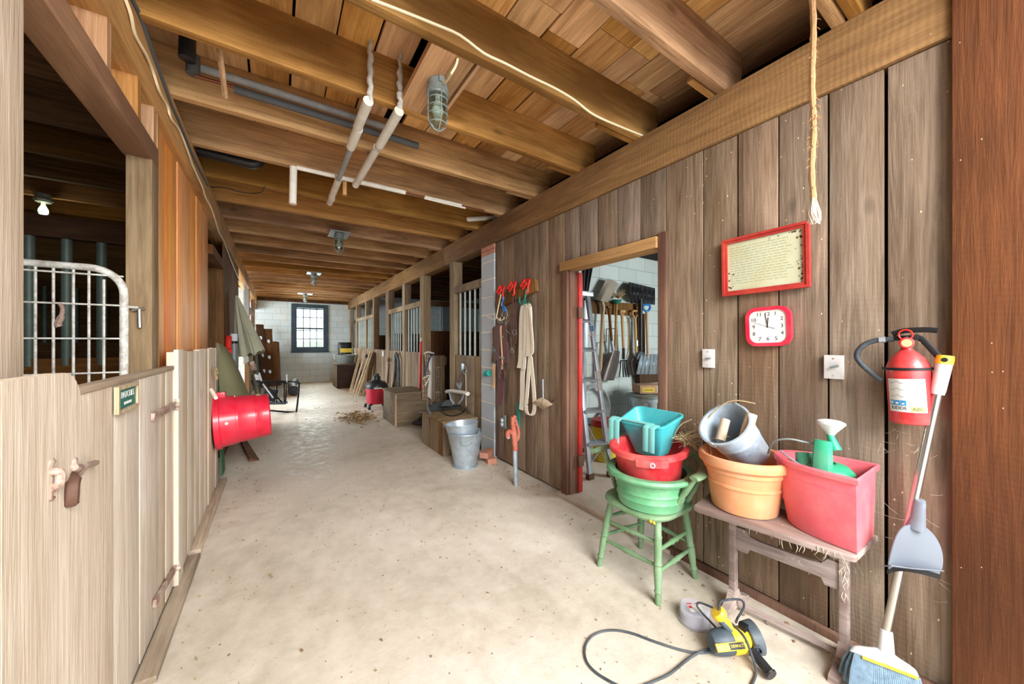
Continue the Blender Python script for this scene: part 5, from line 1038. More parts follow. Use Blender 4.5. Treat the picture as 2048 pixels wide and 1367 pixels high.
m = M(); m.lathe([(0, .09), (.165, .09), (.178, .1), (.2, .38), (.2, .395), (0, .395)], 32, T); m.build('tank', 'vacred', t)
m = M(); m.lathe([(0, .395), (.207, .395), (.21, .43), (.2, .47), (.17, .52), (.1, .54), (.08, .56), (.075, .63), (0, .64)], 32, T); m.build('motor_lid', 'black', t)
m = M(); m.box(-.05, .05, -.03, .03, .6, .68, T, bev=.012); m.build('carry_handle', 'black', t)
m = M(); aa = math.atan2(-vc.y, -vc.x); m.sheet(lambda a, b: vc + Vector((.212 * math.cos(aa + (a - .3) * .7), .212 * math.sin(aa + (a - .3) * .7), .4 + .022 * b)), 6, 1, .002); m.build('brand_band', 'label', t)
for k in range(4):
    a = k * PI / 2 + .8; e = vc + Vector((.24 * math.cos(a), .24 * math.sin(a), .03)); m = M(); m.tube([vc + Vector((.14 * math.cos(a), .14 * math.sin(a), .1)), e + Vector((0, 0, .05)), e + Vector((0, 0, .01))], .024, 8); f = m.build('foot', 'black', t); m = M(); m.ball(e, .03, 1, 1, 1, 10); m.build('caster', 'iron', f)
m = M(); m.tube(smooth_path([vc + Vector((.12, .12, .5)), (1.93, 7.75, .38), (2.01, 7.6, .3), (2.03, 7.45, .6), (2.02, 7.35, .95), (2.0, 7.28, 1.07), (2.0, 7.2, 1.06), (2.01, 7.1, .9), (2.02, 7.12, .5), (2.0, 7.2, .2), (1.95, 7.25, .05)], 6), .028, 10); m.build('hose', 'rubber', t)
m = M(); m.tube([(2.0, 7.95, .3), (2.03, 7.9, .85)], .02, 8); m.ball((2.02, 7.9, .92), .05, .6, 1, 1.1, 10); tag(m.build('hung_brush', 'rustd'), 'small rusty tool standing behind the shop vacuum', 'tool')
boards = [((700, 786), (724, 693), .07), ((706, 787), (732, 700), .05), ((711, 788), (741, 702), .035), ((716, 789), (745, 702), .07), ((709, 787), (724, 746), .03), ((714, 789), (731, 738), .04), ((720, 790), (733, 742), .045), ((727, 791), (735, 744), .05), ((704, 786), (726, 726), .03), ((733, 786), (746, 704), .16)]
lb = ['with the topmost end', 'just behind the tallest board', 'crossing over the wide board', 'broad, beside the crossing board', 'shortest, at the left foot of the stack', 'short, in the middle of the stack', 'short with a yellowish edge', 'short, rightmost of the low ones', 'thin, behind the low boards', 'greyish and widest']
for i, ((u, v), (u2, v2), wd) in enumerate(boards):
    a = G(u, v, 0.004); b = PX(u2, v2, 2.02 - .012 * (i % 4)); m = M(); m.bar(a, b, wd, .022, PI / 2 * .0 + .3, bev=.002); tag(m.build('loose_board', 'lumber' if i < 9 else 'stall'), 'loose board leaning on the right stall wall, ' + lb[i], 'board', 'loose boards leaning by the stall wall')
for y, z, n in ((10.3, .98, 'horseshoe_hook'), (9.5, 1.0, 'horseshoe_hook')):
    m = M(); m.tube(arc((2.045, y, z - .1), .09, 0, PI, 10, (0, 1, 0)), .014, 6); tag(m.build('harness_peg', 'iron'), 'dark curved harness peg on the stall wall, %s' % ('behind the leaning boards' if y > 10 else 'above the leaning boards'), 'hook')
for y, lab in ((8.55, 'small white card on the half wall above the vacuum'), (12.1, 'small white card on the half wall near the far wall')):
    m = M(); m.box(2.058, 2.064, y - .07, y + .07, .98, 1.1); tag(m.build('wall_card', 'label'), lab, 'card')
# ---- far box, tub and bag
t = thing('dark_wooden_box', 'dark wooden box on the floor by the far wall, carrying a metal tub', 'box', (1.75, 11.5, 0))
m = M(); m.box(1.42, 1.98, 11.05, 12.0, .005, .66, bev=.004); m.build('box', 'boxdark', t); m = M(); m.box(1.40, 1.99, 11.03, 12.02, .66, .685, bev=.003); m.build('lid', 'plyx', t)
m = M(); m.box(1.415, 1.422, 11.08, 11.97, .03, .64); m.build('pale_side', 'plyx', t)
tc_ = Vector((1.7, 11.55, .687)); t = thing('oval_tub', 'grey metal tub with upright handles standing on the dark box', 'tub', tc_); m = M(); m.lathe([(0, 0), (.23, 0), (.28, .23), (.29, .235), (.285, .245), (.272, .24), (.225, .01), (0, .01)], 28, Matrix.Translation(tc_), sx=.95, sy=1.25); m.build('tub_body', 'zinc', t)
for s_ in (-1, 1): m = M(); m.tube(smooth_path([tc_ + Vector((.0 + .28 * s_, -.05, .12)), tc_ + Vector((.3 * s_, -.02, .25)), tc_ + Vector((.28 * s_, .08, .27)), tc_ + Vector((.27 * s_, .1, .12))], 4), .012, 6); m.build('handle', 'label', t)
t = thing('black_bag', 'black bag with a yellow band standing behind the metal tub', 'bag', (1.85, 12.35, .0)); m = M(); m.loft([[(1.62 + .36 * (.5 + .5 * math.cos(a)) * 1.1, 12.4 + .12 * math.sin(a) * k, z) for a in [2 * PI * i / 14 for i in range(14)]] for z, k in ((0, 1), (.5, 1), (.95, 1), (1.2, .9), (1.3, .4))]); m.build('sack', 'black', t)
m = M(); m.sheet(lambda a, b: Vector((1.66 + .33 * a, 12.265 - .02 * math.sin(a * PI), .98 + .13 * b)), 6, 2, .004); m.build('yellow_band', 'boxyellow', t)

# ================================================================== LEFT SIDE
# red bucket hung sideways
A = Vector((-.41, 3.93, 0)); A = PY(430, 845, 3.97); a0 = Vector((-.446, 3.99, 1.31 - (843 - 683) / FPX * 3.1)); a1 = a0 + Vector((.395, .02, .025)); T = along(a1, a0)
t = thing('red_bucket', 'big red bucket hung sideways on the left wall', 'bucket', a1); L_ = (a1 - a0).length
m = M(); m.lathe([(0, 0), (.178, 0), (.19, .01), (.1955, .092), (.1935, .097), (.194, .104), (.1985, .108), (.206, .232), (.204, .237), (.2045, .244), (.2105, .248), (.222, L_ - .045), (.235, L_ - .04), (.24, L_ - .005), (.236, L_), (.222, L_), (.185, .014), (0, .014)], 48, T); m.build('bucket_wall', 'redpl', t)
m = M(); p = a0 + Vector((.02, 0, .235)); m.box(-.03, .055, -.04, .04, -.02, .025, Matrix.Translation(p), bev=.008); m.build('handle_lug', 'redpl', t)
m = M(); m.tube(smooth_path([PX(422, 778, -.40), PX(427, 786, -.38), PX(432, 795, -.36)], 4), .012, 8); m.build('rope_handle', 'lead', t)
for x, z, nm in ((.2, 0, 0),):
    m = M(); p = a0 + Vector((.1, -.215, .02)); m.lathe([(0, 0), (.012, 0), (.012, .003), (0, .003)], 12, along(p - Vector((0, .002, 0)), p + Vector((0, -1, 0)))); m.build('pale_spot', 'label', t)
m = M(); m.bar(G(512, 920, .004), PX(484, 868, -.41), .13, .02, .4, bev=.002); tag(m.build('leaning_board', 'brown'), 'short brown board leaning under the red bucket', 'board')
p = PX(424, 742, XL + .01); t = thing('twine_tuft', 'tuft of pale baling twine caught at the end of the left wall', 'twine', p); m = M()
for i in range(40): a = R.uniform(0, 6.28); m.tube(smooth_path([p, p + Vector((.02, .04 * math.cos(a), .03 * math.sin(a))), p + Vector((.03, .08 * math.cos(a + .3), -.02 + .05 * math.sin(a)))], 3), .0025, 4)
m.build('fibres', 'straw', t)
# canvas tarp, green sheet
t = thing('canvas_tarp', 'olive canvas tarp draped stiffly beyond the red bucket', 'tarp', (-.35, 4.8, 0))
def tarp(a, b):
    k = a ** .8; x = -.475 + k * (.03 + .27 * b ** .75); z = 1.30 - .03 * a * a - .72 * b * (1 - .12 * (1 - a)) ; y = 4.32 + .22 * a + .1 * b - .05 * math.sin(a * PI)
    return (x + .006 * math.sin(a * 9 + b * 3), y + .012 * math.sin(a * 7 + b * 2), z)
m = M(); m.sheet(tarp, 14, 22, .012); m.build('cloth', 'canvas', t)
m = M(); m.sheet(lambda a, b: (-.475 + .05 * b, 4.27 + .2 * a, 1.16 - 1.1 * b), 6, 10, .01); tag(m.build('green_sheet', 'greenplastic'), 'dark green plastic sheet hanging beside the canvas tarp', 'sheet')
t = thing('wall_canister', 'small grey canister with a pale cap on the brown boards above the tarp', 'canister', (-.45, 6.4, 1.0)); p0 = PX(468, 735, -.44); p1 = PX(468, 686, -.44); m = M(); m.tube([p0, p1], .036, 14); m.build('cylinder', 'zinc', t); m = M(); m.tube([p1 + Vector((0, 0, .03)), p1 + Vector((0, 0, .12))], .04, 14); m.build('cap', 'sheet', t); m = M(); m.tube([p1, p1 + Vector((0, 0, .03))], .038, 14); m.build('dark_band', 'iron', t)
m = M(); p = PX(457, 680, -.47); m.tube(smooth_path([p + Vector((0, .03, .04)), p, p + Vector((0, .0, -.1)), p + Vector((.01, -.05, -.13))], 4), .03, 8); tag(m.build('red_hose_nozzle', 'hookred'), 'small red plastic piece on the wall beside the grey canister', 'fitting')
# umbrella
Yu = 5.9; tp_ = PX(473, 590, -.44); bt = PX(500, 706, -.30); t = thing('patio_umbrella', 'closed pale olive patio umbrella standing against the left wall', 'umbrella', bt)
ax = (bt - tp_); n_ = 20; rings = []
for i in range(n_ + 1):
    s_ = i / n_; c = tp_ + ax * s_; q_ = .012 + .165 * s_ ** .9; e1 = Vector((.75, .6, 0)).normalized(); e2 = ax.cross(e1).normalized(); e1 = e2.cross(ax).normalized()
    rings.append([c + (e1 * math.cos(a) * .75 + e2 * math.sin(a)) * (q_ * (1 + .17 * math.cos(8 * a + s_ * 1.5))) + Vector((0, 0, .03 * math.cos(8 * a) * s_ ** 6)) for a in [2 * PI * k / 48 for k in range(48)]])
m = M(); m.loft(rings); m.build('canopy', 'canopy', t)
fb = G(528, 812, .01); m = M(); m.tube([bt - ax * .1, bt + Vector((.03, 0, -.3)), PX(516, 790, -.14)], .018, 10); m.build('pole', 'canvas', t)
m = M(); p = PX(506, 730, -.25); m.tube([p + Vector((-.02, 0, .05)), p + Vector((.01, 0, -.06))], .035, 10); m.build('crank_joint', 'rust', t)
# posts and planks at the far left
for i, (pts, wd, mt, lab) in enumerate((([(531, 774), (519, 648)], .2, 'dark', 'dark drilled plank leaning in the far left corner, farthest left of the row'), ([(541, 768), (536, 657)], .2, 'dark', 'dark plank with three round pale holes against the far wall'), ([(548, 768), (548, 682)], .16, 'brown', 'plain brown plank between the drilled plank and the narrow one'), ([(557, 768), (553, 683)], .13, 'brown', 'narrow reddish plank, rightmost at the far wall'))):
    yy = FAR - .35 + .06 * i; a = PY(pts[0][0], 779, yy - .3); a.z = 0.002; b = PY(*pts[1], yy + .02); t = thing('leaning_plank', lab, 'plank', a, 'planks leaning by the far wall'); m = M(); m.bar(a, b, wd, .05, 0, bev=.004); m.build('board', mt, t)
    if i < 2:
        for f in (.25, .5, .78): m = M(); p = a.lerp(b, f) + Vector((0, -.03, 0)); m.lathe([(0, 0), (.045, 0), (.045, .004), (0, .004)], 14, along(p, p + Vector((0, -1, 0))), sx=.8, sy=1.3); m.build('pale_hole', 'galv', t)
# mesh cart lying on its side
Cq = lambda u, v, z=0: G(u, v, z); yc = G(588, 823, 0).y; K3 = lambda x, y, dy=0: PY(420 + x / 8.545, 680 + y / 8.545, yc + dy)
t = thing('mesh_cart', 'black mesh-sided steel cart tipped over behind the red bucket', 'cart', (.0, yc, 0))
m = M(); m.tube(smooth_path([K3(1010, 1195), K3(1430, 1225), K3(1480, 1180), K3(1520, 780), K3(1500, 720), K3(1300, 700, .1), K3(690, 690, .2)], 5), .016, 8); m.build('handle_loop', 'iron', t)
m = M(); m.tube([K3(700, 700, .1), K3(1310, 720, .1), K3(1290, 1080, .1), K3(900, 1090, .1), K3(700, 700, .1)], .015, 6)
for x in (1140, 1270, 1000, 850): m.tube([K3(x, 720, .1), K3(x, 1080, .1)], .011, 6)
m.tube([K3(900, 700, .05), K3(1230, 1060, .05)], .014, 6); m.build('frame', 'iron', t)
m = M()
for i in range(26):
    for s_ in (1, -1):
        x0 = 700 + i * 34; x1 = x0 + s_ * 330; xa_, xb_ = max(700, min(1310, x0)), max(700, min(1310, x1)); 
        if xa_ == xb_: continue
        m.tube([K3(xa_, 720 + abs(xa_ - x0) / 330 * 360, .1), K3(xb_, 1080 - abs(xb_ - x1) / 330 * 360, .1)], .0035, 4)
m.build('side_mesh', 'iron', t)
m = M(); m.box(-.02, .42, 0, .25, 0, .02, Matrix.Translation(K3(860, 1110, .05))); m.sheet(lambda a, b: K3(880 + 230 * a + 60 * b, 1010 + 40 * a - 200 * b, .2), 4, 4, .01); m.build('tray', 'charcoal', t)
for (x, y), (x2, y2) in (((840, 555), (880, 690)), ((1310, 585), (1318, 710)), ((905, 740), (1080, 980))): m = M(); m.bar(K3(x, y, .1), K3(x2, y2, .1), .04, .025); m.build('pale_bracket', 'sheet', t)
m = M(); m.sheet(lambda a, b: K3(760 + 90 * a, 570 + 115 * b + 25 * a, .22), 3, 3, .01); tag(m.build('pale_panel', 'sheet'), 'pale panel standing behind the tipped mesh cart', 'panel')
pe = G(588, 787, .0); t = thing('stove_pipe_elbow', 'black ribbed pipe elbow lying on the floor beyond the cart', 'pipe', pe); e = lambda x, y, z: G(420 + x / 8.545, 680 + y / 8.545, z); m = M(); m.tube(smooth_path([e(1430, 850, .12), e(1400, 790, .15), e(1420, 730, .16), e(1450, 700, .17)], 5), .1, 16); m.build('bend', 'rubber', t)
m = M(); a, b = e(1430, 862, .12), e(1420, 830, .12); m.lathe([(.09, 0), (.125, 0), (.125, .05), (.09, .05)], 18, along(a, b), closed=True); m.build('collar', 'iron', t)

# ================================================================== TOOL ROOM
TY = 3.43; Z_ = lambda x, y, o=0: PY(1150 + x / 5.256, 520 + y / 5.256, TY - o)
m = M(); a, b = Z_(100, 415), Z_(720, 470); m.box(2.3, Z_(700, 500).x, 3.43, 3.468, 1.70, 1.88); tag(m.build('tool_rail', 'brown'), 'dark board rail carrying the hand tools on the white block wall', 'rail')
m = M(); m.box(Z_(660, 600).x, Z_(700, 600).x, 3.425, 3.468, Z_(690, 1340).z, Z_(690, 470).z); tag(m.build('wall_post', 'dark'), 'dark upright board on the white block wall behind the snow shovel', 'board')
def T_(name, label, cat, x, y): return thing(name, label, cat, Z_(x, y, .06))
t = T_('scoop_shovel', 'grain scoop hung blade up, leftmost on the tool rail', 'shovel', 330, 320)
m = M(); m.tube(smooth_path([Z_(262, 1275, .05), Z_(275, 900, .06), Z_(292, 570, .06)], 2), .024, 10); m.build('shaft', 'tan', t)
m = M(); m.tube(smooth_path([Z_(292, 575, .06), Z_(300, 490, .07), Z_(285, 430, .08)], 4), .022, 10); m.build('socket', 'aluscoop', t)
m = M(); m.sheet(lambda a, b: Z_(215 + 130 * a + 115 * b - 12 * math.sin(a * PI), 410 + 30 * a - 205 * b + 20 * (a - .5) * b - 18 * math.sin(a * PI) * b, .07 + .07 * (1 - abs(2 * a - 1)) * (1 - b) + .0), 12, 10, .006); m.build('scoop_blade', 'aluscoop', t)
t = T_('scoop_shovel', 'grey steel scoop hung blade down, second from left on the rail', 'shovel', 370, 800)
m = M(); m.tube([Z_(355, 500, .06), Z_(390, 900, .06)], [.02, .018], 10); m.tube([Z_(340, 490, .06), Z_(385, 490, .06)], .016, 8); m.build('shaft', 'brown', t); m = M(); m.tube([Z_(384, 845, .06), Z_(402, 950, .06)], .024, 10); m.build('socket', 'alu', t)
def sc2(a, b):
    l = 350 - 115 * b ** .8 - 20 * (1 - b) * 0; r_ = 470 - 62 * b + 10 * math.sin(b * PI); x = l + (r_ - l) * a; y = 955 + 305 * b - 60 * (1 - b) * math.sin(a * PI) * .4 + (1 - b) * 40 * (1 - a) ; return Z_(x, y, .05 + .09 * (1 - abs(2 * a - 1) ** 2))
m = M(); m.sheet(sc2, 14, 12, .006); m.build('scoop_blade', 'shovel', t)
t = T_('weeder', 'long handled tool topped with a spiky dried head, third on the rail', 'tool', 430, 500)
m = M(); m.tube([Z_(420, 960, .05), Z_(437, 450, .05)], .017, 10); m.build('shaft', 'tan', t); m = M(); m.tube([Z_(437, 455, .06), Z_(437, 415, .06)], [.04, .075], 10); m.build('green_collar', 'greenhook', t)
m = M()
for i in range(46): a = R.uniform(0, 6.28); e = R.uniform(.0, 1); d = Vector((math.cos(a), math.sin(a) * .6, e * 1.0)); p = Z_(455, 395, .08); m.tube([p, p + d * .12], [.008, .002], 4)
m.build('spiky_head', 'straw', t)
t = T_('pitchfork', 'manure fork with wooden handle and four tines, hung in the middle', 'fork', 510, 900)
m = M(); m.tube([Z_(493, 560, .05), Z_(510, 920, .05)], .02, 10); m.tube([Z_(470, 535, .05), Z_(522, 535, .05)], .022, 8); m.tube([Z_(475, 540, .05), Z_(493, 580, .05)], .012, 6); m.tube([Z_(518, 540, .05), Z_(495, 580, .05)], .012, 6); m.build('shaft', 'tan', t)
m = M(); m.tube([Z_(510, 910, .05), Z_(512, 1040, .05)], .02, 8); m.build('socket', 'iron', t)
m = M(); m.tube([Z_(480, 1055, .05), Z_(545, 1050, .05)], .01, 6)
for x, x2 in ((480, 465), (505, 508), (525, 538), (545, 566)): m.tube(smooth_path([Z_(x, 1052, .05), Z_(x - 2, 1120, .09), Z_(x2, 1225, .1)], 4), .008, 6)
m.build('tines', 'iron', t)
t = T_('bent_hoop', 'thin bent cane hung beside the manure fork', 'stick', 560, 700); m = M(); m.tube(smooth_path([Z_(540, 575, .04), Z_(565, 720, .04), Z_(563, 900, .04), Z_(540, 1030, .04)], 5), .008, 6); m.build('stem', 'tan', t)
t = T_('hay_fork', 'hay fork with D handle hung left of the dark upright board', 'fork', 635, 800)
m = M(); m.tube([Z_(630, 600, .06), Z_(645, 1000, .06)], .021, 10); m.build('shaft', 'tan', t); m = M(); m.tube([Z_(605, 530, .06), Z_(655, 530, .06), Z_(655, 570, .06), Z_(630, 610, .06), Z_(605, 570, .06), Z_(605, 530, .06)], .016, 8); m.build('d_handle', 'tan', t); m = M(); m.tube([Z_(645, 840, .065), Z_(648, 900, .065)], .024, 8); m.build('ferrule', 'alu', t)
m = M(); m.tube(smooth_path([Z_(640, 1035, .06), Z_(605, 1040, .06), Z_(593, 1080, .07), Z_(600, 1150, .09), Z_(615, 1200, .1)], 5), .012, 6); m.build('tines', 'rustd', t)
t = T_('snow_shovel', 'black snow shovel hung blade up at the top right of the tool wall', 'shovel', 700, 350)
m = M(); m.sheet(lambda a, b: Z_(565 + 275 * a + 35 * (1 - b) * (1 - a) - 15 * math.sin(b * PI) * (1 - a), 440 + 25 * a - 212 * b + 40 * a * b, .04 + .11 * math.sin(b * PI) + .008 * math.sin(a * 40)), 40, 10, .006); m.build('blade', 'black', t)
m = M(); m.tube([Z_(690, 300, .1), Z_(690, 960, .1)], .03, 10); m.build('shaft', 'black', t); m = M(); m.tube(smooth_path([Z_(690, 960, .1), Z_(720, 1000, .1), Z_(725, 1060, .1), Z_(690, 1090, .1), Z_(655, 1060, .1), Z_(660, 1000, .1), Z_(690, 960, .1)], 4), .026, 8); m.build('grip', 'charcoal', t)
t = T_('snow_shovel', 'silver ribbed snow shovel with wooden shaft and blue grip, right of the black one', 'shovel', 770, 1080)
m = M(); m.sheet(lambda a, b: Z_(690 + 215 * a - 50 * b * (1 - a), 985 + 210 * b, .1 + .06 * math.sin(b * PI) + .01 * math.sin(a * 38)), 40, 8, .006); m.build('blade', 'galv', t)
m = M(); m.tube([Z_(752, 530, .12), Z_(768, 1090, .12)], .018, 10); m.build('shaft', 'tan', t); m = M(); m.tube(smooth_path([Z_(752, 540, .12), Z_(722, 510, .12), Z_(725, 470, .12), Z_(785, 470, .12), Z_(785, 510, .12), Z_(752, 540, .12)], 4), .017, 8); m.build('grip', 'bluehook', t)
t = T_('push_broom', 'dark bristled broom head hung low behind the silver snow shovel', 'broom', 760, 1240); m = M(); m.sheet(lambda a, b: Z_(660 + 195 * a + 6 * b, 1195 + 95 * b - 10 * b * a, .06), 8, 2, .06); m.build('head', 'dark', t); m = M(); m.tube([Z_(725, 560, .05), Z_(720, 1200, .05)], .02, 8); m.build('shaft', 'brown', t)
# step ladder
t = thing('step_ladder', 'aluminium step ladder just inside the tool room doorway', 'ladder', (2.7, 2.7, 0)); tz = 1.8
TL_, TR_ = Vector((2.66, 2.84, tz)), Vector((2.80, 2.76, tz)); FL, FR = Vector((2.50, 2.43, .02)), Vector((2.72, 2.37, .02)); BL, BR = Vector((2.86, 3.12, .02)), Vector((3.05, 3.08, .02))
for a, b, w2, nm in ((FL, TL_, .055, 'front_rail'), (FR, TR_, .075, 'front_rail'), (BL, TL_ + Vector((.03, .06, -.03)), .04, 'rear_rail'), (BR, TR_ + Vector((.03, .06, -.03)), .05, 'rear_rail')):
    m = M(); m.bar(a, b, w2, .028, .5, bev=.003); r_ = m.build(nm, 'alu', t)
    m = M(); m.box(-.035, .035, -.025, .025, -.018, .03, Matrix.Translation(a), bev=.004); m.build('foot', 'rustd', r_)
for f in (.17, .34, .51, .68, .85): m = M(); m.bar(FL.lerp(TL_, f), FR.lerp(TR_, f), .075, .022, .3); m.build('step', 'alu', t)
m = M(); m.box(-.12, .12, -.1, .1, -.02, .03, Matrix.Translation((TL_ + TR_) / 2 + Vector((0, .02, .02))), bev=.006); m.build('top_cap', 'alu', t)
for (a, b) in ((FL.lerp(TL_, .3), FR.lerp(TR_, .02)), (FR.lerp(TR_, .17), FL.lerp(TL_, .06))): m = M(); m.bar(a, b, .02, .006); m.build('brace', 'alu', t)
for f, w2, z in ((.79, .05, .06), (.5, .06, .1)): p = FR.lerp(TR_, f); d = (TR_ - FR).normalized(); v_ = (Vector((0, 0, EYE)) - p).normalized(); s_ = d.cross(v_).normalized(); m = M(); m.box(-w2 / 2, w2 / 2, -z, z, .034, .036, frame(s_, d, s_.cross(d), p)); m.build('sticker', 'label', t)
m = M(); p = FR.lerp(TR_, .8); m.box(-.018, .018, -.03, .03, .0365, .037, frame(s_, d, s_.cross(d), p)); m.build('sticker_mark', 'blue', t)
# black corrugated sheet leaning high behind the door
m = M(); m.sheet(lambda a, b: PY(1164 + 40 * a - 30 * b * a, 440 + 164 * b - 8 * a, 3.2 + .015 * math.sin(a * 60)), 50, 4, .006); tag(m.build('corrugated_sheet', 'black'), 'black corrugated sheet hanging high behind the step ladder', 'sheet')
# hose coil, pails, bin with box
W_ = lambda x, y, Y: PY(1150 + x / 5.256, 740 + y / 5.256, Y)
t = thing('hose_coil', 'grey hose coil hung on the block wall behind the ladder', 'hose', W_(210, 330, 3.38)); m = M(); c = W_(170, 340, 3.4)
for k in range(5): m.tube([c + Vector((.3 * (1 + .05 * k) * math.cos(a) * .85, -.012 * k, .24 * (1 + .06 * k) * math.sin(a) - .02 * k)) for a in [2 * PI * i / 30 for i in range(30)]], .014, 7, True)
m.build('loops', 'greyfoam', t)
t = thing('yellow_pail', 'yellow pail with dark red lid on the tool room floor behind the ladder', 'pail', (2.98, 2.6, 0)); p = W_(310, 650, 2.75); p.z = 0; T = Matrix.Translation(p); ztop = W_(340, 570, 2.75).z
m = M(); m.lathe([(0, 0.003), (.12, .003), (.145, ztop), (0, ztop)], 28, T); m.build('pail_wall', 'yellowp', t); m = M(); m.lathe([(0, ztop), (.15, ztop), (.155, ztop + .03), (.14, ztop + .07), (0, ztop + .07)], 28, T); m.build('lid', 'redframe', t)
m = M(); aa = math.atan2(-p.y, -p.x); 
for da, z in ((.1, .3), (.45, .22)): q = p + Vector((.135 * math.cos(aa + da), .135 * math.sin(aa + da), ztop * .72 if da < .3 else ztop * .5)); m.lathe([(0, 0), (.03, 0), (.03, .004), (0, .004)], 14, along(q, q + Vector((math.cos(aa + da), math.sin(aa + da), 0))))
m.build('printed_dots', 'rust', t)
t = thing('white_pail', 'white plastic pail behind the ladder beside the yellow one', 'pail', (2.75, 3.1, 0)); p = W_(150, 600, 3.1); p.z = 0; zt = W_(150, 545, 3.1).z; m = M(); m.lathe([(0, .003), (.14, .003), (.17, zt - .02), (.178, zt - .02), (.178, zt), (0, zt)], 28, Matrix.Translation(p)); m.build('pail_wall', 'white', t); m = M(); m.lathe([(0, zt), (.182, zt), (.182, zt + .02), (0, zt + .025)], 28, Matrix.Translation(p)); m.build('lid', 'charcoal', t)
p = W_(750, 330, 3.05); p.z = 0; zt = W_(740, 285, 2.85).z; t = thing('trash_can', 'metal trash can in the tool room carrying a cardboard box', 'trash can', p); T = Matrix.Translation(p)
m = M(); m.lathe([(0, .003), (.22, .003), (.25, zt - .04), (.255, zt - .04), (.255, zt - .03), (0, zt - .03)], 40, T)
for k in range(20): a = 2 * PI * k / 20; m.bar(p + Vector((.224 * math.cos(a), .224 * math.sin(a), .05)), p + Vector((.25 * math.cos(a), .25 * math.sin(a), zt - .08)), .02, .012)
m.build('can_wall', 'galv', t); m = M(); m.lathe([(0, zt - .03), (.268, zt - .03), (.268, zt - .005), (.2, zt + .01), (0, zt + .02)], 36, T); m.build('lid', 'zinc', t); m = M(); q = p + Vector((-.2, -.16, zt * .8)); m.tube(arc(q, .05, 0, 2 * PI, 14, (.6, -.8, 0))[:-1], .008, 6, True); m.build('ring_handle', 'alu', t)
t = thing('cardboard_box', 'flat cardboard box with yellow panels lying on the trash can', 'box', p + Vector((0, 0, zt + .022))); T = Matrix.Translation(p + Vector((.04, -.03, zt + .022))) @ Matrix.Rotation(-.5, 4, 'Z'); m = M(); m.box(-.2, .2, -.13, .13, 0, .11, T, bev=.003); m.build('carton', 'cardboard', t)
m = M(); m.box(-.17, .0, -.1315, -.13, .02, .08, T); m.build('yellow_panel', 'boxyellow', t); m = M(); m.box(.03, .19, -.1315, -.13, .015, .095, T); m.build('pale_panel', 'label', t)
m = M(); m.text('WARNING', .026, T @ frame((1, 0, 0), (0, 0, 1), (0, -1, 0), (-.085, -.132, .05))); m.build('lettering', 'ink', t)
m = M(); m.box(.135, .17, -.1325, -.1315, .04, .075, T); m.build('dark_mark', 'ink', t)
m = M(); m.tube(smooth_path([W_(640, 260, 3.42), W_(600, 270, 3.42), W_(600, 380, 3.42)], 3), .012, 7); tag(m.build('wall_conduit', 'zinc'), 'short bent pipe on the block wall beside the trash can', 'pipe')
m = M(); m.tube([Z_(x, y, -.035) for x, y in ((180, 1005), (232, 1000), (232, 865), (330, 858), (330, 720), (440, 715))], .006, 4); tag(m.build('wall_crack', 'ink'), 'stepped dark crack across the white block wall', 'crack')

# ================================================================== LITTER ON THE FLOOR, COBWEBS
def flake(m, p, s_, lift=.01):
    a = R.uniform(0, 6.28); u = Vector((math.cos(a), math.sin(a), 0)); v = Vector((-math.sin(a), math.cos(a), R.uniform(-.4, .4))); k = R.uniform(.3, .6)
    P_ = [p + u * s_, p + v * s_ * k + Vector((0, 0, lift)), p - u * s_ * .9, p - v * s_ * k]; m._new([q + Vector((0, 0, .002 + lift * .3)) for q in P_] , [(0, 1, 2), (0, 2, 3)])
c = G(715, 836, 0); m = M()
for i in range(190): p = Vector((c.x + R.gauss(0, .13), c.y + R.gauss(0, .26), 0)); flake(m, p + Vector((0, 0, R.uniform(0, .03))), R.uniform(.025, .06), .025)
tag(m.build('dead_leaves', 'leaf', smooth=0, normals=False), 'heap of dead leaves on the floor before the chest and vacuum', 'leaves', kind='stuff')
m = M()
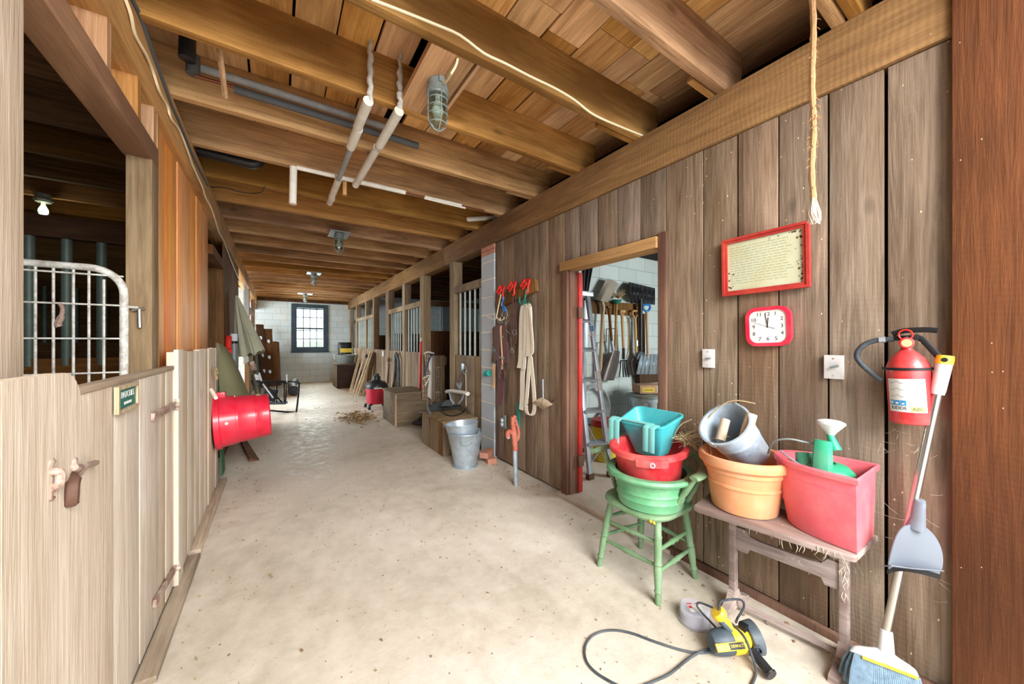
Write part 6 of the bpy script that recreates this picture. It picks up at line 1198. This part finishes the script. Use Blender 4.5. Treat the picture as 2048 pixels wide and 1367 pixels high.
for i in range(760):
    if i < 110: p = Vector((XR - .05 - abs(R.gauss(0, .12)), R.uniform(.2, 3.4), 0))
    elif i < 200: p = Vector((XL + .1 + abs(R.gauss(0, .2)), R.uniform(2.2, 8), 0))
    elif i < 260: p = Vector((R.gauss(1.25, .35), R.gauss(7.3, .9), 0))
    elif i < 400: p = Vector((R.uniform(-.3, 1.9), R.uniform(.8, 12), 0))
    else: p = Vector((R.uniform(-.35, 1.95), .7 + 3.6 * R.random() ** 1.3, 0))
    if 1.35 < p.y < 2.35 and p.x > 1.95: continue
    flake(m, p, R.uniform(.003, .012 if i < 400 else .006) * (1 + .12 * p.y), .006)
tag(m.build('floor_litter', 'leaf', smooth=0, normals=False), 'scattered bits of dry leaf and straw over the concrete floor', 'litter', kind='stuff')
m = M()
for i in range(70):
    k = i % 5
    if k == 0: p = PX(R.uniform(1690, 1760), R.uniform(1080, 1180), 1.95); d = Vector((R.gauss(0, .02), R.gauss(0, .02), -.04))
    elif k == 1: p = PX(R.uniform(1560, 1700), R.uniform(1085, 1120), 1.78); d = Vector((.0, R.gauss(0, .03), -.03))
    elif k == 2: p = Vector((2.04, R.uniform(.25, .42), R.uniform(.85, 1.0))); d = Vector((-.01, R.gauss(0, .05), R.gauss(0, .03)))
    elif k == 3: p = Vector((2.045, R.uniform(.22, .4), R.uniform(.3, .75))); d = Vector((-.02, R.gauss(0, .08), R.gauss(0, .03)))
    else: p = PX(R.uniform(1540, 1600), R.uniform(960, 1020), 1.9); d = Vector((.0, R.gauss(0, .06), R.gauss(0, .02)))
    m.tube(smooth_path([p, p + d * .25 + Vector((0, 0, -.003)), p + d * .55], 2), .0005, 3)
for i in range(34):
    p = PX(1688 + R.gauss(0, 4), 1112 + 78 * R.random(), 1.80) if i % 2 else G(1560 + 140 * R.random(), 0, .5) if 0 else PX(*((1500 + 190 * (i / 34), 1052 + 56 * (i / 34))), 1.735)
    d = Vector((R.gauss(0, .006), R.gauss(0, .008), -R.uniform(.012, .05))); m.tube(smooth_path([p, p + d * .5 + Vector((0, R.gauss(0, .005), 0)), p + d], 2), [.0014, .002, .0018, .0012, .0004], 4)
tag(m.build('cobwebs', 'web'), 'dusty cobweb strands around the bench edge and under the extinguisher', 'cobwebs', kind='stuff')
